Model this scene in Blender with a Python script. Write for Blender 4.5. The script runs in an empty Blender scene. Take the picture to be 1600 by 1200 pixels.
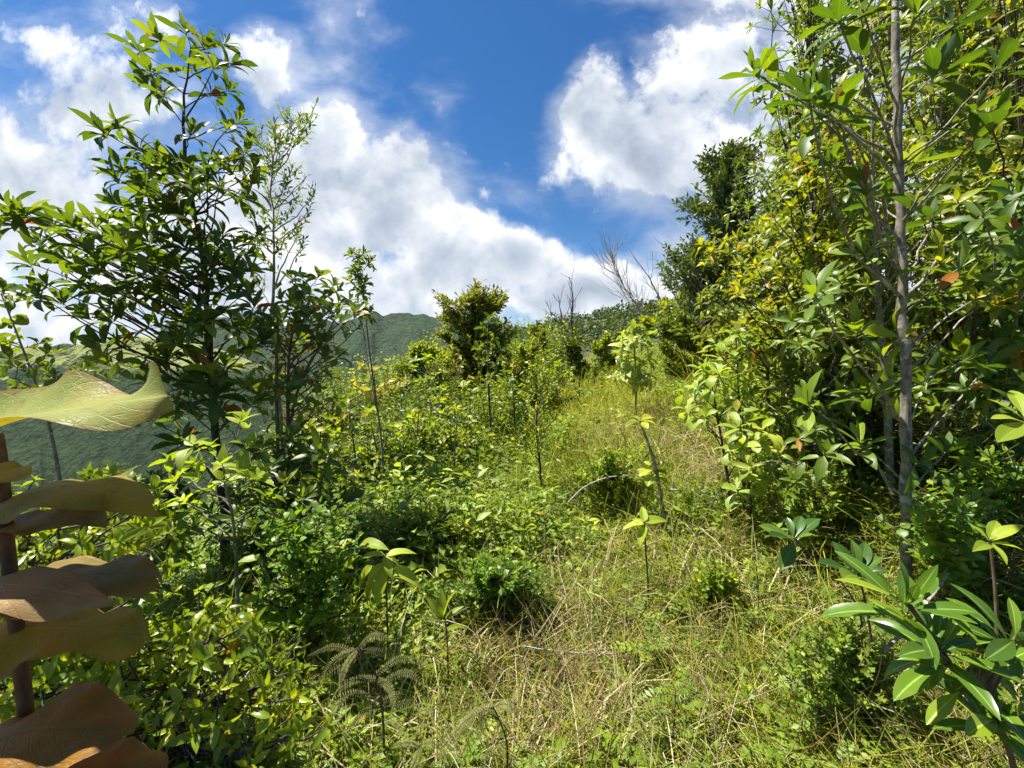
import bpy, math
import numpy as np
from mathutils import Vector
SC = bpy.context.scene
COL = SC.collection
R = math.radians
rng = np.random.default_rng(11)

# ------------------------------------------------------------------ camera
EYE = 1.55
FPX = 620.0                      # focal length in pixels of a 1600 px wide frame
PITCH = -2.77
cam_d = bpy.data.cameras.new('camera')
cam = bpy.data.objects.new('camera', cam_d)
COL.objects.link(cam)
cam.location = (0, 0, EYE)
cam.rotation_euler = (R(90 + PITCH), 0, 0)
cam_d.sensor_width = 36.0
cam_d.lens = 36.0 * FPX / 1600.0
cam_d.clip_start = 0.03
cam_d.clip_end = 20000
SC.camera = cam

# ------------------------------------------------------------------ exposure and render settings
SC.view_settings.view_transform = 'Standard'
SC.view_settings.look = 'None'
SC.view_settings.exposure = 1.5
SC.view_settings.gamma = 1
cy = SC.cycles
cy.max_bounces = 7
cy.diffuse_bounces = 4
cy.glossy_bounces = 2
cy.transmission_bounces = 5
cy.transparent_max_bounces = 4
cy.volume_bounces = 0
cy.caustics_reflective = False
cy.caustics_refractive = False
cy.sample_clamp_indirect = 4.0
cy.use_adaptive_sampling = True
cy.adaptive_threshold = 0.015
cy.use_denoising = True
try:
    cy.denoiser = 'OPENIMAGEDENOISE'
except Exception:
    pass

# ------------------------------------------------------------------ sun and sky
SUN_EL, SUN_AZ = 65.0, -78.0      # azimuth measured from +Y (the view direction) towards +X
sd = Vector((math.sin(R(SUN_AZ)) * math.cos(R(SUN_EL)), math.cos(R(SUN_AZ)) * math.cos(R(SUN_EL)), math.sin(R(SUN_EL))))
sun_d = bpy.data.lights.new('sun', 'SUN')
sun = bpy.data.objects.new('sun', sun_d)
COL.objects.link(sun)
sun_d.energy = 4.5
sun_d.angle = R(0.53)
sun_d.color = (1.0, 0.955, 0.88)
sun.location = (0, 0, 60)
sun.rotation_euler = sd.to_track_quat('Z', 'Y').to_euler()

world = bpy.data.worlds.new('World')
SC.world = world
world.use_nodes = True


class NT:
    """Small helper for node trees: values, sockets and nodes mix freely."""

    def __init__(self, tree):
        self.t = tree
        tree.nodes.clear()

    def node(self, typ, **kw):
        n = self.t.nodes.new(typ)
        for k, v in kw.items():
            setattr(n, k, v)
        return n

    def put(self, sock, v):
        if isinstance(v, bpy.types.NodeSocket):
            self.t.links.new(v, sock)
        elif v is not None:
            if sock.type == 'RGBA' and len(v) == 3:
                v = (*v, 1)
            sock.default_value = v

    def m(self, op, a, b=None, c=None, clamp=False):
        n = self.node('ShaderNodeMath', operation=op, use_clamp=clamp)
        for s, v in zip(n.inputs, (a, b, c)):
            self.put(s, v)
        return n.outputs[0]

    def vm(self, op, a, b=None, c=None, out=0):
        n = self.node('ShaderNodeVectorMath', operation=op)
        for s, v in zip(n.inputs, (a, b, c)):
            self.put(s, v)
        return n.outputs[out]

    def mix(self, f, a, b, blend='MIX'):
        n = self.node('ShaderNodeMix', data_type='RGBA', blend_type=blend)
        self.put(n.inputs[0], f)
        self.put(n.inputs[6], a)
        self.put(n.inputs[7], b)
        return n.outputs[2]

    def noise(self, vec, scale, detail=4, rough=0.5, dist=0.0, dim='3D', lac=2.0):
        n = self.node('ShaderNodeTexNoise', noise_dimensions=dim)
        if vec is not None:
            self.put(n.inputs['Vector'], vec)
        n.inputs['Scale'].default_value = scale
        n.inputs['Detail'].default_value = detail
        n.inputs['Roughness'].default_value = rough
        n.inputs['Lacunarity'].default_value = lac
        n.inputs['Distortion'].default_value = dist
        return n.outputs['Fac']

    def ramp(self, fac, stops, interp='LINEAR'):
        n = self.node('ShaderNodeValToRGB')
        r = n.color_ramp
        r.interpolation = interp
        while len(r.elements) > 1:
            r.elements.remove(r.elements[-1])
        for i, (p, c) in enumerate(stops):
            e = r.elements[0] if i == 0 else r.elements.new(p)
            e.position = p
            e.color = (*c, 1) if len(c) == 3 else c
        self.put(n.inputs[0], fac)
        return n.outputs[0]

    def rng(self, v, a, b, c=0.0, d=1.0, smooth=True):
        n = self.node('ShaderNodeMapRange', interpolation_type='SMOOTHSTEP' if smooth else 'LINEAR')
        for s, x in zip(n.inputs, (v, a, b, c, d)):
            self.put(s, x)
        return n.outputs[0]

    def xyz(self, x, y, z):
        n = self.node('ShaderNodeCombineXYZ')
        for s, v in zip(n.inputs, (x, y, z)):
            self.put(s, v)
        return n.outputs[0]

    def sep(self, v):
        n = self.node('ShaderNodeSeparateXYZ')
        self.put(n.inputs[0], v)
        return n.outputs


def build_sky():
    g = NT(world.node_tree)
    out = g.node('ShaderNodeOutputWorld')
    bg = g.node('ShaderNodeBackground')
    bg.inputs['Strength'].default_value = 0.055
    sky = g.node('ShaderNodeTexSky', sky_type='NISHITA')
    sky.sun_disc = False
    sky.sun_elevation = R(SUN_EL)
    sky.sun_rotation = R(SUN_AZ)
    sky.altitude = 400
    sky.air_density = 1.0
    sky.dust_density = 0.3
    sky.ozone_density = 2.5
    hsv = g.node('ShaderNodeHueSaturation')
    hsv.inputs['Saturation'].default_value = 1.34
    hsv.inputs['Hue'].default_value = 0.503
    hsv.inputs['Value'].default_value = 0.90
    g.put(hsv.inputs['Color'], sky.outputs[0])
    tc = g.node('ShaderNodeTexCoord')
    d = g.sep(tc.outputs['Generated'])
    y = g.m('MAXIMUM', d[1], 0.12)
    X = g.m('DIVIDE', d[0], y)
    Z = g.m('DIVIDE', d[2], y)
    p = g.xyz(X, Z, 0.37)
    # a slow warp so that the cloud banks have uneven outlines
    wn = g.node('ShaderNodeTexNoise')
    g.put(wn.inputs['Vector'], p)
    wn.inputs['Scale'].default_value = 2.6
    wn.inputs['Detail'].default_value = 3
    warp = g.vm('SUBTRACT', wn.outputs['Color'], (0.5, 0.5, 0.5))
    q = g.vm('MULTIPLY_ADD', warp, (0.22, 0.16, 0.0), p)

    def blob(cx, cz, rx, rz, amp=1.0, src=None):
        # cloud banks by direction: centre and radii are tangents of azimuth and elevation
        v = g.vm('MULTIPLY_ADD', src or q, (1 / rx, 1 / rz, 0), (-cx / rx, -cz / rz, 0))
        l = g.vm('LENGTH', v, out=1)
        return g.m('MULTIPLY_ADD', l, -amp, amp)

    def px(x, y, rx, ry, amp=1.0):
        return blob((x - 800) / 620, (570 - y) / 620, rx / 620, ry / 620, amp)

    banks = [
        (470, 330, 190, 170, 1.0), (610, 320, 150, 130, 1.05), (690, 390, 120, 90, 1.0), (435, 130, 80, 90, .6), (520, 210, 100, 80, .95),
        (330, 420, 330, 170, .85), (560, 450, 300, 90, .9), (800, 395, 110, 50, .9), (900, 450, 190, 60, .9), (740, 440, 150, 70, .8),
        (60, 330, 260, 190, .78), (180, 200, 170, 110, .52), (110, 110, 120, 60, .22), (260, 60, 90, 60, .26), (30, 480, 240, 70, .6),
        (930, 190, 70, 95, 1.0), (1010, 250, 150, 110, .85), (1110, 130, 130, 190, .55), (1190, 270, 160, 190, .80), (960, -20, 130, 42, .85), (1100, 20, 170, 60, .7),
        (1420, 150, 330, 420, .9), (1045, 395, 60, 60, .45), (530, 60, 75, 140, .26), (722, 178, 24, 40, .14), (826, 312, 60, 30, .17), (768, 325, 34, 28, .22), (655, 215, 34, 30, .26), (500, 530, 900, 70, .8), (960, 455, 150, 50, .8)]
    f = None
    for b in banks:
        v = px(*b)
        f = v if f is None else g.m('SMOOTH_MAX', f, v, 0.10)
    f = g.m('MAXIMUM', f, -0.7)
    n1 = g.noise(q, 4.6, 9, 0.55)
    n2 = g.noise(g.vm('ADD', q, (0.006, 0.055, 0.0)), 4.6, 5, 0.52)
    fine = g.noise(p, 17.0, 6, 0.6)
    # thin veils are streaky, thick banks are lumpy
    streak = g.noise(g.vm('ADD', g.vm('MULTIPLY', q, (3.0, 5.5, 1.0)), (2.0, 9.0, 0.0)), 1.6, 8, 0.62)
    dens = g.m('MULTIPLY_ADD', g.m('SUBTRACT', n1, 0.5), 1.15, f)
    dens = g.m('MULTIPLY_ADD', g.m('SUBTRACT', fine, 0.5), 0.60, dens)
    veil = g.m('MULTIPLY', g.rng(g.m('MULTIPLY_ADD', g.m('SUBTRACT', streak, 0.5), 1.1, f), -0.12, 0.55), 0.62)
    cov = g.m('MAXIMUM', g.rng(dens, 0.10, 0.40), veil)
    relief = g.m('SUBTRACT', n1, n2)
    lit = g.m('MULTIPLY_ADD', relief, 3.0, 0.74)
    lit = g.m('MULTIPLY_ADD', g.rng(dens, 0.30, 1.0), -0.40, lit)
    big = g.noise(g.vm('ADD', q, (3.1, 1.7, 0)), 2.4, 4, 0.5)
    lit = g.m('MULTIPLY_ADD', g.m('SUBTRACT', big, 0.5), 0.8, lit, clamp=True)
    ccol = g.ramp(lit, [(0.0, (2.8, 3.3, 4.0)), (0.35, (3.8, 4.3, 5.0)), (0.72, (5.4, 5.75, 6.2)), (1.0, (7.2, 7.3, 7.4))])
    # looking up towards the sun the cloud glows
    sunv = g.vm('DOT_PRODUCT', g.vm('NORMALIZE', tc.outputs['Generated']), tuple(sd), out=1)
    glow = g.m('MULTIPLY_ADD', g.rng(sunv, 0.6, 1.0), 0.35, 1.0)
    ccol = g.vm('MULTIPLY', ccol, g.xyz(glow, glow, glow))
    col = g.mix(cov, hsv.outputs[0], ccol)
    g.put(bg.inputs['Color'], col)
    g.t.links.new(bg.outputs[0], out.inputs[0])
    world.cycles.sampling_method = 'MANUAL'
    world.cycles.sample_map_resolution = 512


build_sky()


# ------------------------------------------------------------------ numeric noise
def _hash(ix, iy, seed):
    h = (ix.astype(np.int64) * 374761393 + iy.astype(np.int64) * 668265263 + seed * 974711) & 0x7fffffff
    h = ((h ^ (h >> 13)) * 1274126177) & 0x7fffffff
    return ((h ^ (h >> 16)) & 0xffff) / 65535.0


def vnoise(x, y, seed=0):
    x = np.asarray(x, float); y = np.asarray(y, float)
    ix = np.floor(x); iy = np.floor(y)
    fx = x - ix; fy = y - iy
    fx = fx * fx * (3 - 2 * fx); fy = fy * fy * (3 - 2 * fy)
    a = _hash(ix, iy, seed); b = _hash(ix + 1, iy, seed); c = _hash(ix, iy + 1, seed); d = _hash(ix + 1, iy + 1, seed)
    return (a * (1 - fx) + b * fx) * (1 - fy) + (c * (1 - fx) + d * fx) * fy


def fbm(x, y, o=4, seed=0):
    s = 0; a = 0.5; t = 0
    for i in range(o):
        s = s + a * vnoise(x * 2 ** i + 17.3 * i, y * 2 ** i - 9.1 * i, seed + i); t += a; a *= 0.5
    return s / t


def S(t):
    t = np.clip(t, 0, 1)
    return t * t * (3 - 2 * t)


def sp(t, k=0.6):
    return k * np.logaddexp(0, np.asarray(t, float) / k)


def H(x, y):
    """Height of the ground: a grassy ridge, a bank on the right, a valley on the left, a wooded spur beyond."""
    x = np.asarray(x, float); y = np.asarray(y, float)
    z = 0.034 * sp(y - 7, 1.5) * S((x + 7) / 8) * (1 - S((y - 60) / 60))
    z = z + 2.4 * np.tanh(0.125 * sp(x - 1.0 - 0.06 * np.clip(y, 0, 40), 0.4))
    edge = 3.2 + 0.10 * np.clip(y, 0, 30)
    z = z - np.minimum(0.10 * sp(-x - 1.2, 0.5) + 0.50 * sp(-x - edge, 1.5), 165)
    z = z + 6.6 * S((y - 16) / 90) * S((x + 24) / 60)
    z = z - 180 * S((y - 125) / 500)
    z = np.maximum(z, -165 + 10 * vnoise(x / 90, y / 90, 5))
    z = z + 0.10 * (fbm(x * 0.9, y * 0.9, 3, 3) - 0.5)
    return z


_cp, _sp = math.cos(R(PITCH)), math.sin(R(PITCH))


def P(px, py, D):
    """The world point that stands D metres ahead of the eye in the direction of a measured picture point."""
    a = (np.asarray(px, float) - 800) / FPX
    b = (600 - np.asarray(py, float)) / FPX
    fy, fz = _cp - b * _sp, _sp + b * _cp
    k = D / fy
    return np.stack([a * k, D + 0 * a * k, EYE + fz * k], -1)


def unit(v):
    return v / np.maximum(np.linalg.norm(v, axis=-1, keepdims=True), 1e-9)


# ------------------------------------------------------------------ mesh collector
class MB:
    def __init__(self):
        self.v = []; self.q = []; self.a = []; self.n = 0

    def add(self, v, q, a=None):
        v = np.asarray(v, np.float64).reshape(-1, 3)
        q = np.asarray(q, np.int64).reshape(-1, 4)
        if a is None:
            a = np.zeros((len(v), 3))
        self.v.append(v); self.q.append(q + self.n); self.a.append(np.asarray(a, float).reshape(-1, 3))
        self.n += len(v)

    def arrays(self):
        return np.concatenate(self.v), np.concatenate(self.q), np.concatenate(self.a)

    def empty(self):
        return not self.v

    def build(self, name, mat, parent=None, origin=None, smooth=True):
        v, q, a = self.arrays()
        if origin is None and parent is not None:
            origin = parent['_o']
        if origin is not None:
            v = v - np.asarray(origin)
        me = bpy.data.meshes.new(name)
        me.vertices.add(len(v))
        me.vertices.foreach_set('co', v.astype(np.float32).ravel())
        me.loops.add(q.size)
        me.loops.foreach_set('vertex_index', q.astype(np.int32).ravel())
        me.polygons.add(len(q))
        me.polygons.foreach_set('loop_start', np.arange(0, q.size, 4, dtype=np.int32))
        me.polygons.foreach_set('use_smooth', np.full(len(q), smooth, bool))
        at = me.attributes.new('leaf', 'FLOAT_VECTOR', 'POINT')
        at.data.foreach_set('vector', a.astype(np.float32).ravel())
        me.update(calc_edges=True)
        me.materials.append(mat)
        o = bpy.data.objects.new(name, me)
        COL.objects.link(o)
        if parent is not None:
            o.parent = parent
        elif origin is not None:
            o.location = origin
        return o


def thing(name, label, cat, base, group=None):
    o = bpy.data.objects.new(name, None)
    COL.objects.link(o)
    o.empty_display_size = 0.1
    o.location = tuple(base)
    o['label'] = label
    o['category'] = cat
    if group:
        o['group'] = group
    o['_o'] = [float(c) for c in base]
    return o


# ------------------------------------------------------------------ leaves and stems
PROF = {
    'lance': lambda t: np.sin(np.pi * np.clip(t, 0, 1) ** 0.80) ** 0.95,
    'obov': lambda t: np.sin(np.pi * np.clip(t, 0, 1) ** 1.35) ** 0.85,
    'ovate': lambda t: np.sin(np.pi * np.clip(t, 0, 1) ** 0.62) ** 0.9,
    'round': lambda t: np.sin(np.pi * np.clip(t, 0, 1) ** 0.9) ** 0.55,
    'strap': lambda t: np.minimum(1, 6 * t + .2) * np.clip(1 - t, 0, 1) ** 0.55,
}


def leaves(mb, base, d, n, L, W, droop=0.5, fold=0.25, rnd=None, nseg=4, prof='lance', ripple=0.0, twist=0.0, half=1, gen=None):
    """Add many leaves at once. d points along the leaf, n out of its upper face; L and W are length and half width."""
    gen = gen or rng
    base = np.atleast_2d(base); N = len(base)
    d = unit(np.broadcast_to(d, (N, 3)).astype(float)); n = np.broadcast_to(n, (N, 3)).astype(float)
    n = n - (n * d).sum(-1, keepdims=True) * d
    bad = np.linalg.norm(n, axis=-1) < 1e-4
    if bad.any():
        n[bad] = np.cross(d[bad], [0.3, 0.9, 0.1])
    n = unit(n)
    L = np.broadcast_to(L, (N,)); W = np.broadcast_to(W, (N,)); droop = np.broadcast_to(droop, (N,)); fold = np.broadcast_to(fold, (N,))
    if rnd is None:
        rnd = gen.random(N)
    t = np.linspace(0, 1, nseg + 1)
    th = -droop[:, None] * t[None, :] ** 1.3
    c, s_ = np.cos(th), np.sin(th)
    dt = 1.0 / nseg
    cc = np.concatenate([np.zeros((N, 1)), np.cumsum((c[:, 1:] + c[:, :-1]) * .5 * dt, 1)], 1) * L[:, None]
    ss = np.concatenate([np.zeros((N, 1)), np.cumsum((s_[:, 1:] + s_[:, :-1]) * .5 * dt, 1)], 1) * L[:, None]
    mid = base[:, None] + cc[..., None] * d[:, None] + ss[..., None] * n[:, None]
    nl = -s_[..., None] * d[:, None] + c[..., None] * n[:, None]
    side = np.cross(d, n)[:, None] + 0 * nl
    if np.any(twist):
        tw = np.broadcast_to(twist, (N,))[:, None, None] * t[None, :, None]
        side, nl = np.cos(tw) * side + np.sin(tw) * nl, np.cos(tw) * nl - np.sin(tw) * side
    w = np.maximum(PROF[prof](t), 0.03)[None] * W[:, None]
    us = np.linspace(-1, 1, 2 * half + 1)
    k = len(us)
    ff = fold[:, None, None]
    off = us[None, None, :] * w[..., None]
    hh = np.abs(us)[None, None, :] * w[..., None] * np.sin(ff)
    if ripple:
        ph = gen.random((N, 1, 1)) * 6.28
        hh = hh + ripple * w[..., None] * np.abs(us)[None, None] ** 1.5 * np.sin(t[None, :, None] * 11 + ph + us[None, None] * 1.3)
    v = mid[:, :, None] + off[..., None] * np.cos(ff)[..., None] * side[:, :, None] + hh[..., None] * nl[:, :, None]
    a = np.empty(v.shape)
    a[..., 0] = us[None, None]; a[..., 1] = t[None, :, None]; a[..., 2] = np.asarray(rnd)[:, None, None]
    i = np.arange(nseg)[:, None]; j = np.arange(k - 1)[None]
    q = np.stack([i * k + j, i * k + j + 1, (i + 1) * k + j + 1, (i + 1) * k + j], -1).reshape(-1, 4)
    q = q[None] + (np.arange(N) * (nseg + 1) * k)[:, None, None]
    mb.add(v, q, a)


def tubes(mb, pts, rad, sides=5, rnd=0.0):
    """Tapered round stems: pts (M,K,3), rad (M,K)."""
    pts = np.asarray(pts, float)
    if pts.ndim == 2:
        pts = pts[None]
    M, K, _ = pts.shape
    rad = np.broadcast_to(rad, (M, K))
    tg = unit(np.gradient(pts, axis=1))
    ref = np.zeros_like(tg); ref[..., 0] = 0.31; ref[..., 1] = 0.95; ref[..., 2] = 0.05
    flip = np.abs((ref * tg).sum(-1)) > 0.95
    ref[flip] = (1, 0, 0.1)
    e1 = unit(np.cross(tg, ref)); e2 = np.cross(tg, e1)
    an = np.arange(sides) * 2 * np.pi / sides
    v = pts[:, :, None] + rad[..., None, None] * (np.cos(an)[None, None, :, None] * e1[:, :, None] + np.sin(an)[None, None, :, None] * e2[:, :, None])
    a = np.zeros(v.shape)
    a[..., 0] = (an / 6.283)[None, None]; a[..., 1] = np.linspace(0, 1, K)[None, :, None]; a[..., 2] = rnd
    i = np.arange(K - 1)[:, None]; j = np.arange(sides)[None]
    q = np.stack([i * sides + j, i * sides + (j + 1) % sides, (i + 1) * sides + (j + 1) % sides, (i + 1) * sides + j], -1).reshape(-1, 4)
    mb.add(v, q[None] + (np.arange(M) * K * sides)[:, None, None], a)


def resample(pts, k):
    pts = np.asarray(pts, float)
    s = np.concatenate([[0], np.cumsum(np.linalg.norm(np.diff(pts, axis=0), axis=1))])
    u = np.linspace(0, s[-1], k)
    # a smooth curve through the points (Catmull-Rom by finite differences)
    m = np.gradient(pts, s, axis=0) if len(pts) > 2 else np.repeat((pts[1:] - pts[:1]) / s[-1], 2, 0)
    i = np.clip(np.searchsorted(s, u, side='right') - 1, 0, len(pts) - 2)
    h = (s[i + 1] - s[i])[:, None]; t = ((u - s[i]) / h[:, 0])[:, None]
    return ((2 * t ** 3 - 3 * t ** 2 + 1) * pts[i] + (t ** 3 - 2 * t ** 2 + t) * h * m[i]
            + (-2 * t ** 3 + 3 * t ** 2) * pts[i + 1] + (t ** 3 - t ** 2) * h * m[i + 1])


def rosettes(mb, tips, dirs, n=10, L=.16, ratio=.14, spread=(.25, 1.55), droop=(.2, .9), prof='obov', nseg=5, base_len=.25, rnd=None, gen=None, fold=.3, jit=.22):
    """Whorls of leaves at branch ends: young upright leaves inside, old spreading ones outside."""
    gen = gen or rng
    M = len(tips)
    dirs = unit(dirs)
    ref = np.where(np.abs(dirs[:, 2:3]) > .9, np.array([[1., 0, 0]]), np.array([[0, 0, 1.]]))
    e1 = unit(np.cross(dirs, ref)); e2 = np.cross(dirs, e1)
    ph0 = gen.random(M) * 6.28
    Lm = L * gen.uniform(.8, 1.15, M)
    B = []; D = []; Nn = []; LL = []; DR = []; RR = []
    rt = gen.random(M) if rnd is None else rnd
    for k in range(n):
        e = k / max(n - 1, 1)
        keep = gen.random(M) < 0.94
        az = ph0 + k * 2.39996 + gen.normal(0, .25, M)
        pol = spread[0] + (spread[1] - spread[0]) * e + gen.normal(0, jit, M)
        rad = np.cos(az)[:, None] * e1 + np.sin(az)[:, None] * e2
        d = np.cos(pol)[:, None] * dirs + np.sin(pol)[:, None] * rad
        nn = np.sin(pol)[:, None] * dirs - np.cos(pol)[:, None] * rad
        b = tips - dirs * (e * base_len * Lm)[:, None]
        l = Lm * (0.55 + 0.45 * min(1, e * 2.2)) * gen.uniform(.62, 1.15, M)
        B.append(b[keep]); D.append(d[keep]); Nn.append(nn[keep]); LL.append(l[keep])
        DR.append((droop[0] + (droop[1] - droop[0]) * e + gen.normal(0, .28, M))[keep])
        RR.append(np.clip(rt * .55 + .45 * gen.random(M) + (0.18 * (1 - e) - .06), 0, 1)[keep])
    LL = np.concatenate(LL)
    leaves(mb, np.concatenate(B), np.concatenate(D), np.concatenate(Nn), LL, LL * ratio * gen.uniform(.78, 1.2, len(LL)), np.concatenate(DR), fold, np.concatenate(RR), nseg, prof, gen=gen, twist=gen.normal(0, .35, len(LL)), ripple=.07 if nseg > 3 else 0.0)


def sprays(mb, tips, dirs, n=9, L=.06, ratio=.2, length=.3, prof='lance', nseg=3, gen=None, droop=.5, rnd=None, up=.35, fold=.2):
    """Leaves set alternately along the last stretch of a twig."""
    gen = gen or rng
    M = len(tips)
    dirs = unit(dirs)
    k = np.arange(n)
    s = (k / n) ** .8
    base = tips[:, None] - dirs[:, None] * (s * length)[None, :, None]
    az = gen.random(M)[:, None] * 6.28 + k[None] * 2.4 + gen.normal(0, .4, (M, n))
    ref = np.where(np.abs(dirs[:, 2:3]) > .9, np.array([[1., 0, 0]]), np.array([[0, 0, 1.]]))
    e1 = unit(np.cross(dirs, ref)); e2 = np.cross(dirs, e1)
    rad = np.cos(az)[..., None] * e1[:, None] + np.sin(az)[..., None] * e2[:, None]
    pol = gen.uniform(.5, 1.25, (M, n)); pol[:, 0] = .25
    d = np.cos(pol)[..., None] * dirs[:, None] + np.sin(pol)[..., None] * rad
    d[..., 2] += gen.normal(up * .3, .2, (M, n))
    nn = np.zeros_like(d); nn[..., 2] = 1; nn += gen.normal(0, .45, nn.shape)
    l = L * gen.uniform(.65, 1.2, (M, n)); l[:, 0] *= .8
    rt = gen.random(M) if rnd is None else rnd
    r = np.clip(rt[:, None] * .5 + gen.random((M, n)) * .5, 0, 1)
    l = l.ravel()
    leaves(mb, base.reshape(-1, 3), d.reshape(-1, 3), nn.reshape(-1, 3), l, l * ratio, gen.normal(droop, .25, M * n), fold, r.ravel(), nseg, prof, gen=gen)


def branch_to(trunk, tr, tips, gen, rise=.75, r_tip=.0025, k=6, fmin=.25, br=.011):
    """Curved limbs from a trunk polyline to each tip; returns (M,K,3), (M,K) and the end directions."""
    T = resample(trunk, 40)
    M = len(tips)
    zt = T[:, 2]
    dh = np.linalg.norm(tips[:, None, :2] - T[None, :, :2], axis=-1)
    want = tips[:, None, 2] - rise * dh - zt[None]
    cost = np.abs(want) + .15 * dh
    lo = int(40 * fmin)
    idx = lo + np.argmin(cost[:, lo:], axis=1)
    a = T[idx]
    ln = np.linalg.norm(tips - a, axis=1, keepdims=True)
    out = tips - a
    tg = unit(np.gradient(T, axis=0))[idx]
    m1 = a + .45 * (out * [1, 1, .55]) + tg * .10 * ln + gen.normal(0, .05, (M, 3)) * ln
    t = np.linspace(0, 1, k)[None, :, None]
    pts = (1 - t) ** 2 * a[:, None] + 2 * t * (1 - t) * m1[:, None] + t ** 2 * tips[:, None]
    pts[:, 1:-1] += gen.normal(0, .012, (M, k - 2, 3)) * ln[:, None]
    rr = np.interp(idx / 39.0, np.linspace(0, 1, len(tr)), tr)
    r0 = np.minimum(rr * .7, r_tip + br * ln[:, 0])
    rad = r0[:, None] * (1 - t[:, :, 0]) + r_tip * t[:, :, 0]
    return pts, rad, unit(tips - pts[:, -2])


def px_cloud(spots, D, spread, gen, jx=8, jy=8, copies=1):
    """World points near measured picture points, at mixed distances about D."""
    s = np.asarray(spots, float)
    s = np.repeat(s, copies, 0)
    n = len(s)
    dd = D + gen.uniform(-1, 1, n) * spread
    x = s[:, 0] + gen.normal(0, jx, n); y = s[:, 1] + gen.normal(0, jy, n)
    return P(x, y, dd)


def px_fill(x0, x1, y0, y1, n, D, spread, gen, test=None):
    x = gen.uniform(x0, x1, n * 3); y = gen.uniform(y0, y1, n * 3)
    if test is not None:
        ok = test(x, y); x = x[ok]; y = y[ok]
    x = x[:n]; y = y[:n]
    return P(x, y, D + gen.uniform(-1, 1, len(x)) * spread)


def ground_pt(p, sink=.04):
    return np.array([p[0], p[1], float(H(p[0], p[1])) - sink])


def leafy_plant(name, label, cat, trunk, tr, tips, bark, leafm, kind='rosette', spec=None, seed=1, side=1, rise=.75, fmin=.25, ground=True, crown='crown', stem='trunk', extra_stems=(), group=None, droop_dir=0.0, jitter=.0, sides=7, split=0, tip_r=.0025, bare=None, br=.008, knots=0.0):
    """A tree, sapling or shrub: an Empty at its base with a stem part (trunk and limbs) and a crown of separate leaves."""
    gen = np.random.default_rng(seed)
    trunk = np.asarray(trunk, float)
    tr = list(tr)
    if ground:
        g0 = ground_pt(trunk[0])
        if trunk[0][2] > g0[2] + .03:
            trunk = np.concatenate([g0[None], trunk]); tr = [tr[0] * 1.12] + tr
        else:
            trunk = trunk.copy(); trunk[0] = g0
    root = thing(name, label, cat, trunk[0], group)
    mb = MB()
    K = max(12, 4 * len(trunk))
    T = resample(trunk, K)
    if jitter:
        T[1:-1] += gen.normal(0, jitter, (K - 2, 3))
    trr = np.interp(np.linspace(0, 1, K), np.linspace(0, 1, len(tr)), tr)
    if knots:
        trr = trr * (1 + knots * np.abs(gen.normal(0, 1, K)) ** 1.5)
    tubes(mb, T, trr, sides)
    for st, sr in extra_stems:
        st = np.asarray(st, float)
        tubes(mb, resample(st, 12), np.interp(np.linspace(0, 1, 12), np.linspace(0, 1, len(sr)), sr), 6)
    spec = dict(spec or {})
    pts, rad, dirs = branch_to(T, tr, tips, gen, rise, tip_r, 7, fmin, br)
    lb = MB()
    tubes(mb, pts, rad, 5)
    allt = [tips]; alld = [dirs]
    # side twigs
    for s in range(side):
        sel = np.arange(bare or 0, len(tips))
        f = gen.uniform(.45, .9, len(sel))
        i = np.clip((f * 6).astype(int), 1, 5)
        b = pts[sel, i]
        ln = np.linalg.norm(tips[sel] - pts[sel, 0], axis=1)
        tl = np.clip(ln * .32, .06, spec.get('twig', .22)) * gen.uniform(.7, 1.2, len(sel))
        dv = unit(dirs[sel] + gen.normal(0, .75, (len(sel), 3)) + [0, 0, .35])
        e = b + dv * tl[:, None]
        mid = (b + e) / 2 + gen.normal(0, .06, b.shape) * tl[:, None]
        tubes(mb, np.stack([b, mid, e], 1), np.array([[tip_r * 1.3, tip_r * 1.1, tip_r * .8]]), 4)
        allt.append(e); alld.append(unit(e - mid))
    t_all = np.concatenate(allt); d_all = np.concatenate(alld)
    upb = spec.pop('up', .55); spec.pop('twig', None)
    dd = unit(d_all + [0, 0, upb])
    if kind == 'rosette':
        rosettes(lb, t_all, dd, gen=gen, **spec)
    else:
        sprays(lb, t_all, dd, gen=gen, **spec)
    mb.build(stem, bark, root)
    lb.build(crown, leafm, root)
    return root


# ------------------------------------------------------------------ materials
def new_mat(name):
    m = bpy.data.materials.new(name)
    m.use_nodes = True
    g = NT(m.node_tree)
    out = g.node('ShaderNodeOutputMaterial')
    return m, g, out


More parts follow.
